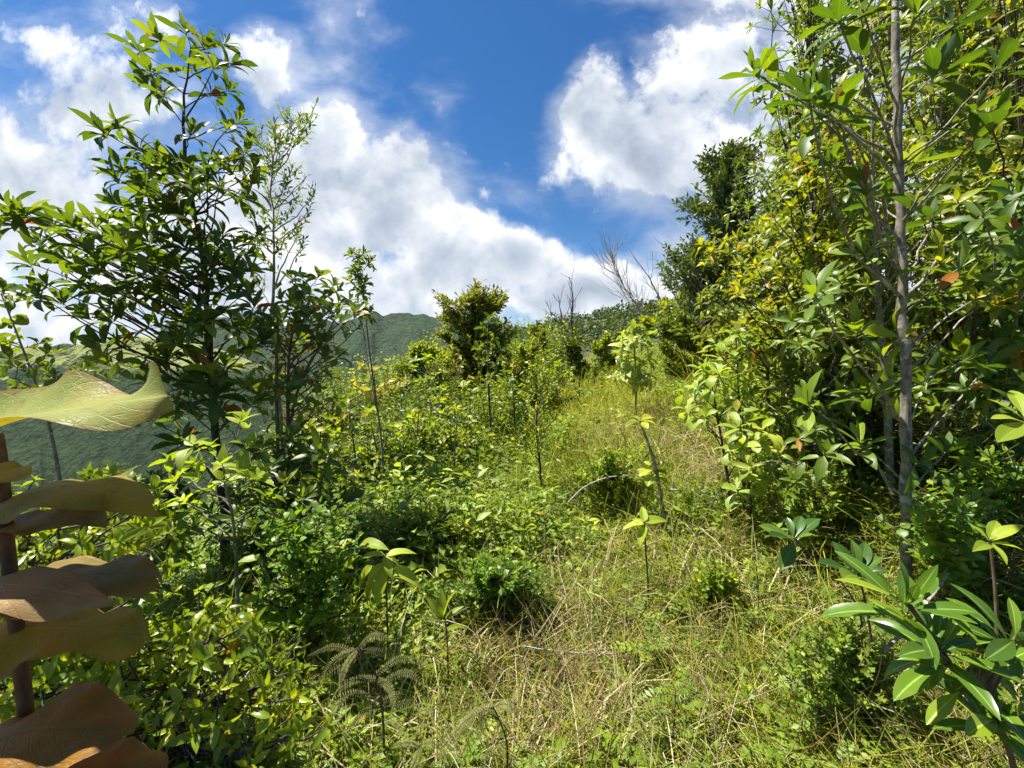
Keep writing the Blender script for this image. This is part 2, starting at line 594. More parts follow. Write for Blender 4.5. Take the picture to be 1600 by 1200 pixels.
def leaf_mat(name, stops, odd=None, trans=.42, tcol=(1.5, 1.5, .40), rough=.40, spec=.36, vein=.35, pale=.35, blotch=.25, veins=False, bump=.0, lift=(2.2, 1.9, 1.15), vboost=((1.5, 1.5, 1.2), (.03, .035, .008))):
    """Leaf blades: own colour per leaf, paler midrib and underside, light passing through."""
    m, g, out = new_mat(name)
    at = g.node('ShaderNodeAttribute', attribute_name='leaf')
    u, v, r = g.sep(at.outputs['Vector'])
    stops = [(p, (c[0] * lift[0], c[1] * lift[1], c[2] * lift[2])) for p, c in stops]
    col = g.ramp(r, stops)
    geo = g.node('ShaderNodeNewGeometry')
    nz = g.noise(geo.outputs['Position'], 38.0, 3, .6)
    col = g.mix(g.m('MULTIPLY', g.rng(nz, .45, .75), blotch), col, g.vm('MULTIPLY', col, (1.5, 1.3, .9)))
    if odd:
        # now and then an old leaf, yellow, orange or red
        wn = g.node('ShaderNodeTexWhiteNoise', noise_dimensions='1D')
        g.put(wn.inputs['W'], g.m('MULTIPLY', r, 917.0))
        oc = g.ramp(wn.outputs['Value'], [(0, odd[1][0]), (1, odd[1][-1])] if len(odd[1]) < 3 else [(0, odd[1][0]), (.5, odd[1][1]), (1, odd[1][2])])
        wn2 = g.node('ShaderNodeTexWhiteNoise', noise_dimensions='1D')
        g.put(wn2.inputs['W'], g.m('MULTIPLY', r, 5311.0))
        col = g.mix(g.m('LESS_THAN', wn2.outputs['Value'], odd[0]), col, oc)
    au = g.m('ABSOLUTE', u)
    rib = g.rng(au, .03, .13, 1, 0)
    line = rib
    hgt = None
    if veins:
        sv = g.m('SUBTRACT', g.m('MULTIPLY', v, 13.0), g.m('MULTIPLY', au, 2.6))
        fr = g.m('PINGPONG', sv, .5)
        side = g.rng(fr, .0, .09, 1, 0)
        vo = g.node('ShaderNodeTexVoronoi', feature='DISTANCE_TO_EDGE')
        g.put(vo.inputs['Vector'], g.xyz(g.m('MULTIPLY', u, .5), v, r))
        vo.inputs['Scale'].default_value = 22
        net = g.rng(vo.outputs['Distance'], .0, .05, 1, 0)
        line = g.m('MAXIMUM', rib, g.m('MULTIPLY', side, .6))
        line = g.m('MAXIMUM', line, g.m('MULTIPLY', net, .28))
        hgt = line
    col = g.mix(g.m('MULTIPLY', line, vein), col, g.vm('MULTIPLY_ADD', col, *vboost))
    front = col
    back = g.mix(pale, col, (.21, .26, .13))
    col2 = g.mix(geo.outputs['Backfacing'], front, back)
    bs = g.node('ShaderNodeBsdfPrincipled')
    g.put(bs.inputs['Base Color'], col2)
    ro = g.m('MULTIPLY_ADD', geo.outputs['Backfacing'], .3, rough)
    g.put(bs.inputs['Roughness'], ro)
    bs.inputs['Specular IOR Level'].default_value = spec
    tr = g.node('ShaderNodeBsdfTranslucent')
    g.put(tr.inputs['Color'], g.vm('MULTIPLY', front, tcol))
    if hgt is not None or bump > 0:
        b = g.node('ShaderNodeBump')
        b.inputs['Strength'].default_value = bump or .4
        b.inputs['Distance'].default_value = .003
        hh = g.m('SUBTRACT', 1.0, line) if hgt is not None else nz
        g.put(b.inputs['Height'], g.m('ADD', hh, g.m('MULTIPLY', nz, .6)))
        g.put(bs.inputs['Normal'], b.outputs[0])
    mx = g.node('ShaderNodeMixShader')
    mx.inputs[0].default_value = trans
    g.t.links.new(bs.outputs[0], mx.inputs[1]); g.t.links.new(tr.outputs[0], mx.inputs[2])
    g.t.links.new(mx.outputs[0], out.inputs[0])
    return m


def bark_mat(name, c0, c1, scale=(60, 60, 14), lich=None):
    m, g, out = new_mat(name)
    geo = g.node('ShaderNodeNewGeometry')
    p = g.vm('MULTIPLY', geo.outputs['Position'], scale)
    n = g.noise(p, 1.0, 5, .65)
    col = g.mix(g.rng(n, .3, .7), c0, c1)
    if lich:
        n2 = g.noise(geo.outputs['Position'], 22.0, 4, .6)
        col = g.mix(g.rng(n2, .56, .64), col, lich)
    bs = g.node('ShaderNodeBsdfPrincipled')
    g.put(bs.inputs['Base Color'], col)
    bs.inputs['Roughness'].default_value = .85
    b = g.node('ShaderNodeBump')
    b.inputs['Strength'].default_value = .6
    b.inputs['Distance'].default_value = .004
    g.put(b.inputs['Height'], n)
    g.put(bs.inputs['Normal'], b.outputs[0])
    g.t.links.new(bs.outputs[0], out.inputs[0])
    return m


M_deep = leaf_mat('dark_glossy_leaf', [(0, (.014, .030, .008)), (.4, (.030, .060, .011)), (.75, (.066, .106, .015)), (1, (.12, .150, .02))],
                  odd=(.012, [(.30, .05, .015), (.35, .10, .02), (.25, .03, .02)]), trans=.42)
M_hero = leaf_mat('broad_rosette_leaf', [(0, (.020, .045, .010)), (.5, (.038, .080, .012)), (.8, (.075, .125, .015)), (1, (.12, .165, .02))],
                  odd=(.02, [(.33, .06, .012), (.34, .17, .02), (.28, .035, .02)]), rough=.42, trans=.42, vein=.45)
M_yel = leaf_mat('yellow_green_leaf', [(0, (.045, .075, .010)), (.5, (.095, .130, .014)), (.8, (.155, .185, .018)), (1, (.22, .225, .022))],
                 odd=(.03, [(.36, .17, .015), (.42, .22, .02), (.33, .10, .015)]), rough=.40, trans=.46, lift=(2.0, 1.74, 1.0))
M_mid = leaf_mat('mid_green_leaf', [(0, (.030, .058, .012)), (.5, (.058, .098, .018)), (.85, (.10, .145, .025)), (1, (.15, .18, .03))],
                 odd=(.01, [(.34, .16, .02), (.30, .08, .02), (.36, .24, .03)]), rough=.42, trans=.40)
M_olive = leaf_mat('olive_leaf', [(0, (.045, .065, .018)), (.5, (.085, .108, .030)), (1, (.155, .170, .048))], rough=.5, trans=.38)
M_dark = leaf_mat('dark_green_leaf', [(0, (.014, .030, .010)), (.5, (.032, .058, .014)), (1, (.085, .115, .025))], rough=.42, trans=.25)  # dark green leaves of the dark crowned tree and one bush
M_lime = leaf_mat('lime_leaf', [(0, (.085, .135, .018)), (.5, (.125, .185, .026)), (1, (.18, .225, .036))],
                  rough=.42, trans=.42, veins=True, vein=.3, bump=.25)
M_pale = leaf_mat('pale_green_leaf', [(0, (.075, .125, .035)), (.5, (.12, .185, .045)), (1, (.20, .25, .06))],
                  odd=(.02, [(.34, .20, .03), (.38, .28, .05), (.3, .12, .03)]), rough=.36, trans=.40, veins=True, vein=.3, bump=.25)
M_weed = leaf_mat('weed_leaf', [(0, (.045, .085, .013)), (.45, (.085, .140, .017)), (.8, (.14, .195, .023)), (1, (.21, .245, .03))],
                  odd=(.008, [(.45, .34, .05), (.42, .22, .03), (.4, .35, .12)]), rough=.42, trans=.44)
M_vine = leaf_mat('vine_leaf', [(0, (.030, .075, .016)), (.5, (.055, .118, .020)), (1, (.12, .19, .03))], rough=.40, trans=.42)
M_fern = leaf_mat('feather_leaf', [(0, (.080, .092, .036)), (.5, (.125, .135, .052)), (1, (.185, .185, .075))], rough=.7, trans=.35, pale=.1, lift=(1.55, 1.6, 1.2), spec=.1)
M_feathergreen = leaf_mat('fresh_feather_leaf', [(0, (.055, .115, .015)), (.5, (.095, .175, .022)), (1, (.17, .24, .03))], rough=.45, trans=.42, pale=.15, lift=(1.85, 1.5, 1.3))
M_yellowleaf = leaf_mat('straw_yellow_leaf', [(0, (.26, .24, .035)), (.5, (.42, .37, .06)), (1, (.55, .46, .14))], rough=.5, trans=.42, lift=(1, 1, 1), tcol=(1.2, 1.2, .5))
M_gloss = leaf_mat('thick_glossy_leaf', [(0, (.030, .080, .014)), (.5, (.050, .118, .018)), (1, (.105, .180, .022))], rough=.30, spec=.4, trans=.34, vein=.75, pale=.25, blotch=.35, lift=(1.9, 1.5, .9), vboost=((1.6, 1.5, 1.6), (.16, .18, .07)))
M_grass = leaf_mat('grass_blade', [(0, (.055, .095, .012)), (.3, (.16, .20, .018)), (.53, (.31, .315, .030)), (.6, (.15, .085, .035)), (.68, (.20, .135, .055)), (.82, (.34, .275, .14)), (1, (.56, .49, .35))],
                   rough=.55, trans=.36, tcol=(1.1, 1.1, .7), vein=.1, pale=.05, spec=.2, lift=(1.1, 1.12, 1))
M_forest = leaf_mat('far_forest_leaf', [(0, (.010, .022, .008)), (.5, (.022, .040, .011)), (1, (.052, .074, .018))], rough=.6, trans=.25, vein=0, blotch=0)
M_bark = bark_mat('grey_bark', (.085, .070, .045), (.30, .265, .195), (38, 38, 22), lich=(.37, .36, .29))
M_barkdark = bark_mat('dark_bark', (.022, .017, .012), (.075, .058, .040))
M_barkbrown = bark_mat('brown_bark', (.060, .038, .020), (.16, .11, .06))
M_barkpale = bark_mat('bleached_bark', (.20, .18, .15), (.42, .38, .33))
M_twigpink = bark_mat('dry_twig', (.26, .20, .17), (.46, .38, .33))
M_stalk = bark_mat('leaf_stalk_brown', (.075, .035, .014), (.17, .085, .030), (90, 90, 30))
M_cane = bark_mat('straw_cane', (.25, .24, .05), (.36, .34, .08))


def coco_mat(name, stops, under, tcol, veincol, trans=.35):
    """Very large leathery leaf with a raised network of veins, brown patches and a differently coloured underside."""
    m, g, out = new_mat(name)
    at = g.node('ShaderNodeAttribute', attribute_name='leaf')
    u, v, r = g.sep(at.outputs['Vector'])
    geo = g.node('ShaderNodeNewGeometry')
    pos = geo.outputs['Position']
    n = g.noise(pos, 14.0, 5, .6)
    n3 = g.noise(g.vm('ADD', pos, (4, 2, 1)), 55.0, 4, .6)
    col = g.ramp(g.m('MULTIPLY_ADD', g.m('SUBTRACT', n3, .5), .35, n), stops)
    au = g.m('ABSOLUTE', u)
    rib = g.rng(au, .015, .05, 1, 0)
    sv = g.m('SUBTRACT', g.m('MULTIPLY', v, 9.0), g.m('MULTIPLY', au, 2.2))
    side = g.rng(g.m('PINGPONG', sv, .5), .0, .05, 1, 0)
    p2 = g.xyz(g.m('MULTIPLY', u, .55), v, r)
    wn = g.noise(p2, 9.0, 3, .6)
    p2 = g.vm('ADD', p2, g.xyz(g.m('MULTIPLY', wn, .06), g.m('MULTIPLY', wn, .05), 0))
    nets = []
    for sc, wd in ((11, .045), (34, .07)):
        vo = g.node('ShaderNodeTexVoronoi', feature='DISTANCE_TO_EDGE')
        g.put(vo.inputs['Vector'], p2)
        vo.inputs['Scale'].default_value = sc
        nets.append(g.rng(vo.outputs['Distance'], .0, wd, 1, 0))
    line = g.m('MAXIMUM', g.m('MAXIMUM', rib, g.m('MULTIPLY', side, .8)), g.m('MAXIMUM', g.m('MULTIPLY', nets[0], .6), g.m('MULTIPLY', nets[1], .4)))
    col = g.mix(g.m('MULTIPLY', line, .45), col, veincol)
    spot = g.noise(g.vm('ADD', pos, (7, 3, 5)), 34.0, 5, .7)
    col = g.mix(g.m('MULTIPLY', g.rng(spot, .58, .66), .55), col, (.20, .11, .035))
    edge = g.rng(g.m('MULTIPLY_ADD', g.m('SUBTRACT', n3, .5), .35, au), .86, 1.0)
    col = g.mix(g.m('MULTIPLY', edge, .65), col, (.30, .16, .05))
    bs = g.node('ShaderNodeBsdfPrincipled')
    g.put(bs.inputs['Base Color'], g.mix(geo.outputs['Backfacing'], col, under))
    bs.inputs['Roughness'].default_value = .5
    bs.inputs['Specular IOR Level'].default_value = .22
    b = g.node('ShaderNodeBump')
    b.inputs['Strength'].default_value = .45
    b.inputs['Distance'].default_value = .0025
    g.put(b.inputs['Height'], g.m('ADD', g.m('SUBTRACT', 1.0, line), g.m('MULTIPLY', n3, .8)))
    g.put(bs.inputs['Normal'], b.outputs[0])
    tr = g.node('ShaderNodeBsdfTranslucent')
    g.put(tr.inputs['Color'], g.vm('MULTIPLY', col, tcol))
    mx = g.node('ShaderNodeMixShader')
    mx.inputs[0].default_value = trans
    g.t.links.new(bs.outputs[0], mx.inputs[1]); g.t.links.new(tr.outputs[0], mx.inputs[2])
    g.t.links.new(mx.outputs[0], out.inputs[0])
    return m


M_cocoA = coco_mat('leathery_yellow_green_leaf', [(.25, (.22, .26, .045)), (.5, (.27, .30, .065)), (.75, (.33, .26, .05))], (.50, .34, .02), (1.3, 1.0, .25), (.42, .40, .13))
M_cocoB = coco_mat('leathery_olive_leaf', [(.25, (.20, .20, .018)), (.5, (.27, .25, .026)), (.75, (.36, .24, .024))], (.40, .24, .02), (1.5, 1.1, .2), (.36, .31, .08), trans=.40)
M_cocoC = coco_mat('leathery_tan_leaf', [(.25, (.24, .14, .05)), (.5, (.34, .22, .08)), (.75, (.42, .24, .10))], (.42, .18, .02), (1.2, .8, .3), (.46, .33, .14))
M_cocoD = coco_mat('leathery_russet_leaf', [(.25, (.13, .075, .010)), (.5, (.27, .125, .012)), (.75, (.36, .18, .014))], (.22, .09, .02), (1.2, .7, .2), (.18, .12, .03), trans=.28)
M_cocoE = coco_mat('leathery_dark_leaf', [(.25, (.13, .115, .02)), (.5, (.19, .145, .024)), (.75, (.27, .15, .02))], (.42, .17, .015), (1.3, .8, .2), (.18, .14, .05), trans=.28)


def ground_mat():
    m, g, out = new_mat('soil_and_thatch')
    geo = g.node('ShaderNodeNewGeometry')
    pos = geo.outputs['Position']
    n = g.noise(pos, 3.0, 6, .65)
    n2 = g.noise(pos, 40.0, 4, .7)
    near = g.mix(g.rng(g.m('ADD', g.m('MULTIPLY', n, .6), g.m('MULTIPLY', n2, .4)), .35, .65), (.030, .020, .010), (.105, .074, .036))
    f = g.noise(pos, .05, 6, .6)
    far = g.mix(g.rng(f, .35, .65), (.022, .042, .012), (.055, .080, .020))
    dist = g.vm('LENGTH', pos, out=1)
    col = g.mix(g.rng(dist, 14, 32), near, far)
    bs = g.node('ShaderNodeBsdfPrincipled')
    g.put(bs.inputs['Base Color'], col)
    bs.inputs['Roughness'].default_value = .95
    g.t.links.new(bs.outputs[0], out.inputs[0])
    return m


def hill_mat(name, crown_scale, grass_z, grass_w, green0, green1, grassc):
    """A wooded hillside: tree crowns as bumps and colour, open grassland towards the crest."""
    m, g, out = new_mat(name)
    geo = g.node('ShaderNodeNewGeometry')
    pos = geo.outputs['Position']
    z = g.sep(pos)[2]
    n = g.noise(pos, crown_scale * .06, 6, .6)
    vo = g.node('ShaderNodeTexVoronoi', feature='F1')
    g.put(vo.inputs['Vector'], pos)
    vo.inputs['Scale'].default_value = crown_scale
    vo2 = g.node('ShaderNodeTexVoronoi', feature='F1')
    g.put(vo2.inputs['Vector'], pos)
    vo2.inputs['Scale'].default_value = crown_scale * .37
    fine = g.noise(pos, crown_scale * .8, 6, .7)
    crown = g.m('ADD', g.m('MULTIPLY', g.m('SUBTRACT', .8, vo.outputs['Distance']), .35), g.m('MULTIPLY', g.m('SUBTRACT', .8, vo2.outputs['Distance']), .4))
    crown = g.m('ADD', crown, g.m('MULTIPLY', fine, 1.3))
    rnd = g.sep(vo.outputs['Color'])[0]
    forest = g.mix(g.m('ADD', g.m('MULTIPLY', rnd, .2), g.m('ADD', g.m('MULTIPLY', g.rng(n, .3, .7), .35), g.m('MULTIPLY', g.rng(fine, .42, .58), .45))), green0, green1)
    zz = g.m('MULTIPLY_ADD', g.m('SUBTRACT', n, .5), grass_w * 5, z)
    gm = g.rng(zz, grass_z - grass_w, grass_z + grass_w)
    patch = g.noise(g.vm('ADD', pos, (33, 7, 5)), crown_scale * .16, 5, .65)
    gm = g.m('MULTIPLY', gm, g.rng(patch, .36, .50, .15, 1))
    gcol = g.mix(g.rng(patch, .4, .65), grassc, tuple(c * .66 for c in grassc))
    col = g.mix(gm, forest, gcol)
    bs = g.node('ShaderNodeBsdfPrincipled')
    g.put(bs.inputs['Base Color'], col)
    bs.inputs['Roughness'].default_value = .95
    bs.inputs['Specular IOR Level'].default_value = .15
    b = g.node('ShaderNodeBump')
    b.inputs['Strength'].default_value = 1.0
    b.inputs['Distance'].default_value = 1.3 / crown_scale
    g.put(b.inputs['Height'], g.m('MULTIPLY', crown, g.m('SUBTRACT', 1.0, g.m('MULTIPLY', gm, .8))))
    g.put(bs.inputs['Normal'], b.outputs[0])
    g.t.links.new(bs.outputs[0], out.inputs[0])
    return m


# ------------------------------------------------------------------ ground and hills
def build_ground():
    rad = np.concatenate([[0.0], np.geomspace(.35, 9000, 150)])
    na = 240
    an = np.arange(na) * 2 * np.pi / na
    x = rad[:, None] * np.sin(an)[None]; y = rad[:, None] * np.cos(an)[None]
    z = H(x, y)
    v = np.stack([x, y, z], -1)
    i = np.arange(len(rad) - 1)[:, None]; j = np.arange(na)[None]
    q = np.stack([i * na + j, (i + 1) * na + j, (i + 1) * na + (j + 1) % na, i * na + (j + 1) % na], -1)
    q = q[..., ::-1]
    mb = MB(); mb.add(v, q.reshape(-1, 4))
    o = mb.build('ground', ground_mat())
    o['kind'] = 'structure'


def hill_sheet(name, crest, slope_len, foot, mat, gully, seed, back=.5, nu=260, nv=110, rough=1.0):
    """A ridge: crest given as world points; the near face falls towards the valley in ribs and gullies, the far face falls away."""
    c = resample(np.asarray(crest, float), nu)
    u = np.linspace(0, 1, nu)
    ln = np.linalg.norm(c[-1] - c[0])
    v = np.linspace(-back, 1, nv)
    c = c + np.stack([0 * u, 0 * u, (fbm(u * ln / gully * 2.2, u * 0, 4, seed) - .5) * gully * .10 * rough], -1)
    hd = unit(np.stack([-c[:, 0], -c[:, 1], 0 * u], -1))
    pos = c[:, None] + hd[:, None] * (v[None, :, None] * slope_len)
    av = np.abs(v)[None]
    drop = (c[:, 2:3] - foot) * (1 - (1 - np.clip(av, 0, 1)) ** 1.35)
    x = u[:, None] * ln / gully
    rib = np.abs(2 * fbm(x * 1.5 + .25 * v[None] * 2, v[None] * .7 + 0 * x, 4, seed + 5) - 1) + .6 * np.abs(2 * fbm(x * 3.7, v[None] * 2.1, 3, seed + 9) - 1)
    amp = np.sin(np.pi * np.clip(av, 0, 1) * .92 + .08) * gully * .34 * rough
    z = c[:, 2:3] - drop - rib * amp + (fbm(x * 9, v[None] * 16 + 0 * x, 3, seed + 3) - .5) * gully * .05 * rough
    pos[..., 2] = z
    i = np.arange(nu - 1)[:, None]; j = np.arange(nv - 1)[None]
    q = np.stack([i * nv + j, i * nv + j + 1, (i + 1) * nv + j + 1, (i + 1) * nv + j], -1).reshape(-1, 4)
    mb = MB(); mb.add(pos, q)
    o = mb.build(name, mat)
    o['kind'] = 'structure'
    return o


def build_hills():
    m1 = hill_mat('wooded_mountain', .085, 235, 30, (.010, .026, .012), (.056, .094, .026), (.14, .18, .05))
    far = [(250, 505), (330, 497), (400, 492), (470, 500), (530, 496), (560, 490), (600, 482), (622, 480), (650, 484), (680, 489), (700, 480), (720, 478), (760, 484), (800, 500), (850, 508), (930, 520), (1100, 530), (1300, 540)]
    hill_sheet('mountain', [P(x, y, 1500) for x, y in far], 1050, -190, m1, 330, 21, nu=420, nv=170, rough=1.75)
    m2 = hill_mat('grassy_hill', .16, -2, 8, (.013, .031, .013), (.046, .078, .022), (.26, .28, .09))  # forest greens darkened to stand in for cloud shadow on this hill
    near = [(-500, 560), (-200, 556), (0, 547), (50, 541), (110, 532), (170, 526), (230, 526), (290, 533), (350, 548), (420, 575), (500, 610), (600, 660)]
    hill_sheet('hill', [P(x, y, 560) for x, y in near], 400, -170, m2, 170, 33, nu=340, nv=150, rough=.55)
    m3 = hill_mat('wooded_spur', .20, 500, 10, (.03, .055, .016), (.095, .135, .032), (.1, .13, .04))
    spur = [(380, 700), (430, 640), (470, 596), (505, 575), (540, 572), (580, 590), (640, 620), (760, 660)]
    hill_sheet('spur', [P(x, y, 300) for x, y in spur], 190, -120, m3, 80, 51, nu=200, nv=90)


def build_forest():
    """The wooded slope beyond the clearing: crowns that merge into one mass."""
    gen = np.random.default_rng(5)
    mb = MB()
    n = 1750
    y = 26 + 95 * gen.random(n) ** .8
    x = gen.uniform(-.35, .95, n) * y
    keep = (x > -16 - .0 * y)
    x, y = x[keep], y[keep]
    n = len(x)
    z = H(x, y)
    h = gen.uniform(2.0, 4.2, n) * np.clip(y / 55, .55, 1.1)
    w = h * gen.uniform(.36, .6, n)
    m = 112
    th = gen.random((n, m)) * 6.283; cz = gen.uniform(-.55, 1, (n, m)); rr = np.sqrt(1 - cz ** 2)
    rad = gen.uniform(.72, 1.08, (n, m))
    dirs = np.stack([rr * np.cos(th), rr * np.sin(th), cz], -1)
    c = np.stack([x, y, z + h * .55], -1)[:, None] + dirs * rad[..., None] * np.stack([w, w, h * .5], -1)[:, None]
    d = unit(dirs * .4 + gen.normal(0, .8, dirs.shape)); nn = unit(dirs + gen.normal(0, .5, dirs.shape) + [0, 0, .5])
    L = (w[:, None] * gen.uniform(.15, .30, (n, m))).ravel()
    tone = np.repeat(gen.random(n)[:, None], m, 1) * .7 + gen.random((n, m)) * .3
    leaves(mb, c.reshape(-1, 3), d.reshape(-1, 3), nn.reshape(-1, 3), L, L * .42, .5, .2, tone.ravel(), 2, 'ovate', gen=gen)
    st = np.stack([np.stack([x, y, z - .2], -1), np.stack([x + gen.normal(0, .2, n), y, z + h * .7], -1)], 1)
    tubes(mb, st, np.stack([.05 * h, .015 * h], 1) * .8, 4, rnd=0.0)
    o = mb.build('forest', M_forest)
    o['kind'] = 'stuff'
    o['label'] = 'dark green wood covering the slope beyond the clearing'
    o['category'] = 'forest'


# ------------------------------------------------------------------ ground cover
def sward_edge(y):
    return np.interp(y, [1.2, 2.8, 5, 10, 18], [-.15, .18, .48, .85, 1.6])


def polar(gen, n, r0, r1, a0=-58, a1=58):
    r = r0 * (r1 / r0) ** gen.random(n)
    a = np.radians(gen.uniform(a0, a1, n))
    return r * np.sin(a), r * np.cos(a), r


def leafiness(x, y):
    """1 where broad-leaved weeds take over from the grass."""
    e = sward_edge(y) + 1.1 * (fbm(x * .8, y * .8, 3, 71) - .5)
    left = S((e - x) / .7 + .5)
    right = S((x - (2.4 + .10 * y) + 1.2 * (fbm(x * .7, y * .7, 3, 72) - .5)) / .8 + .5) * .8
    patch = S((fbm(x * 1.3, y * 1.1, 3, 73) - .60) / .08)
    return np.clip(np.maximum(np.maximum(left, right), patch * .6 * (y < 5)), 0, 1)


def build_grass():
    gen = np.random.default_rng(6)
    mb = MB()
    n = 250000
    x, y, r = polar(gen, n, 1.05, 34, -64, 84)
    lf = leafiness(x, y)
    keep = gen.random(n) < np.where(lf > .5, .20 + .30 * (y < 2.2), 1.0)
    keep &= ~((x < -2.0 - .1 * y))
    # bare gaps and hollows between the tussocks
    keep &= gen.random(n) < .28 + .72 * S((fbm(x * 2.6, y * 2.6, 3, 77) - .36) / .16 + .35 * S((y - 3) / 3))
    x, y, r, lf = x[keep], y[keep], r[keep], lf[keep]
    n = len(x)
    # tussocks: blades gather round nearby centres
    cx = np.round(x / (.10 + .02 * r)); cyy = np.round(y / (.10 + .02 * r))
    ox = _hash(cx, cyy, 1) - .5; oy = _hash(cx, cyy, 2) - .5
    tx = (cx + ox * .8) * (.10 + .02 * r); ty = (cyy + oy * .8) * (.10 + .02 * r)
    f = .62 * gen.random(n)
    x = x + (tx - x) * f; y = y + (ty - y) * f
    z = H(x, y)
    dryf = fbm(x * .9, y * .7, 3, 81)
    dry = np.clip(.30 + 3.2 * (dryf - .5) + .26 * S((3.4 - y) / 2.2) - .36 * S((y - 3.2) / 2) * (x < 3.4) + .10 * (x > 1.5), .03, .95)
    isdry = gen.random(n) < dry * .85
    tone = np.where(isdry, gen.uniform(.6, 1, n), gen.uniform(.05, .58, n) + .0)
    far = S((y - 4) / 5)
    tone = np.where(~isdry, np.clip(tone + .20 * far, 0, .535), tone)
    az = gen.random(n) * 6.283 + 0
    flop = np.where(isdry, gen.beta(1.7, 1.0, n), gen.beta(1.4, 2.0, n))
    pol = .12 + 1.35 * flop
    d = np.stack([np.sin(pol) * np.cos(az), np.sin(pol) * np.sin(az), np.cos(pol)], -1)
    nn = np.stack([-np.cos(az) * np.cos(pol), -np.sin(az) * np.cos(pol), np.sin(pol)], -1)
    L = gen.uniform(.25, .75, n) * (.85 + .65 * far) * (1 + .3 * (lf > .5)) * (.62 + .76 * fbm(x * .6, y * .6, 3, 82)) * (.66 + .34 * S((y - 1.2) / 1.6)) * np.where(isdry, 1.0, 1.22)
    W = gen.uniform(.0013, .0036, n) * np.clip(.75 + .30 * r, 1, 8)
    base = np.stack([x, y, z + gen.random(n) * .16 * isdry], -1)
    leaves(mb, base, d, nn, L, W, gen.uniform(.2, 2.0, n), .15, tone, 4, 'strap', twist=gen.normal(0, .9, n), gen=gen)
    # crossed dead stalks lying in the thatch
    k = 2300
    x, y, r = polar(gen, k, .8, 12, -50, 58)
    ok = gen.random(k) < 1 - .75 * leafiness(x, y)
    x, y, r = x[ok], y[ok], r[ok]; k = len(x)
    z = H(x, y)
    az = gen.random(k) * 6.283; el = gen.uniform(-.05, .9, k)
    l = gen.uniform(.2, .6, k)
    p0 = np.stack([x, y, z + gen.uniform(.02, .28, k)], -1)
    dv = np.stack([np.cos(az) * np.cos(el), np.sin(az) * np.cos(el), np.sin(el)], -1)
    bend = gen.normal(0, .26, (k, 3)); bend[:, 2] -= .12
    t = np.linspace(0, 1, 5)[None, :, None]
    pts = p0[:, None] + dv[:, None] * t * l[:, None, None] + bend[:, None] * t ** 2 * l[:, None, None]
    tubes(mb, pts, (gen.uniform(.0010, .0021, k) * np.clip(.7 + .3 * r, 1, 3))[:, None] * np.linspace(1, .5, 5)[None], 3)
    # and dead stems standing up through the weeds
    k2 = 1100
    x2, y2, r2 = polar(gen, k2, 1.2, 14, -42, 54)
    l2 = gen.uniform(.2, .5, k2); az2 = gen.random(k2) * 6.283; el2 = gen.uniform(.35, 1.45, k2)
    q0 = np.stack([x2, y2, H(x2, y2) + gen.uniform(0, .3, k2)], -1)
    e2_ = np.stack([np.cos(az2) * np.cos(el2), np.sin(az2) * np.cos(el2), np.sin(el2)], -1)
    b2 = gen.normal(0, .12, (k2, 3))
    t2 = np.linspace(0, 1, 4)[None, :, None]
    tubes(mb, q0[:, None] + e2_[:, None] * t2 * l2[:, None, None] + b2[:, None] * t2 ** 2 * l2[:, None, None], (gen.uniform(.0009, .0017, k2) * np.clip(.7 + .3 * r2, 1, 3))[:, None] * np.linspace(1, .4, 4)[None], 3)
    a2 = mb.a[-1].reshape(k2, -1, 3); a2[..., 2] = gen.uniform(.56, 1, k2)[:, None]; a2[..., 0] = .5
    # tones of the stalks
    a = mb.a[-2].reshape(k, -1, 3); a[..., 2] = gen.uniform(.55, 1, k)[:, None]; a[..., 0] = .5
    o = mb.build('grass', M_grass)
    o['kind'] = 'stuff'; o['category'] = 'grass'
    o['label'] = 'tangled green and straw coloured grass filling the clearing'


def mound(x, y):
    """How high the weeds stand over the ground."""
    b = fbm(x * 1.1, y * 1.0, 3, 91)
    m = .21 + .95 * np.clip(b - .28, 0, 1)
    m = m * (.55 + .45 * S((y - 1.2) / 2.0))
    return m + .16 * S((y - 6) / 6)


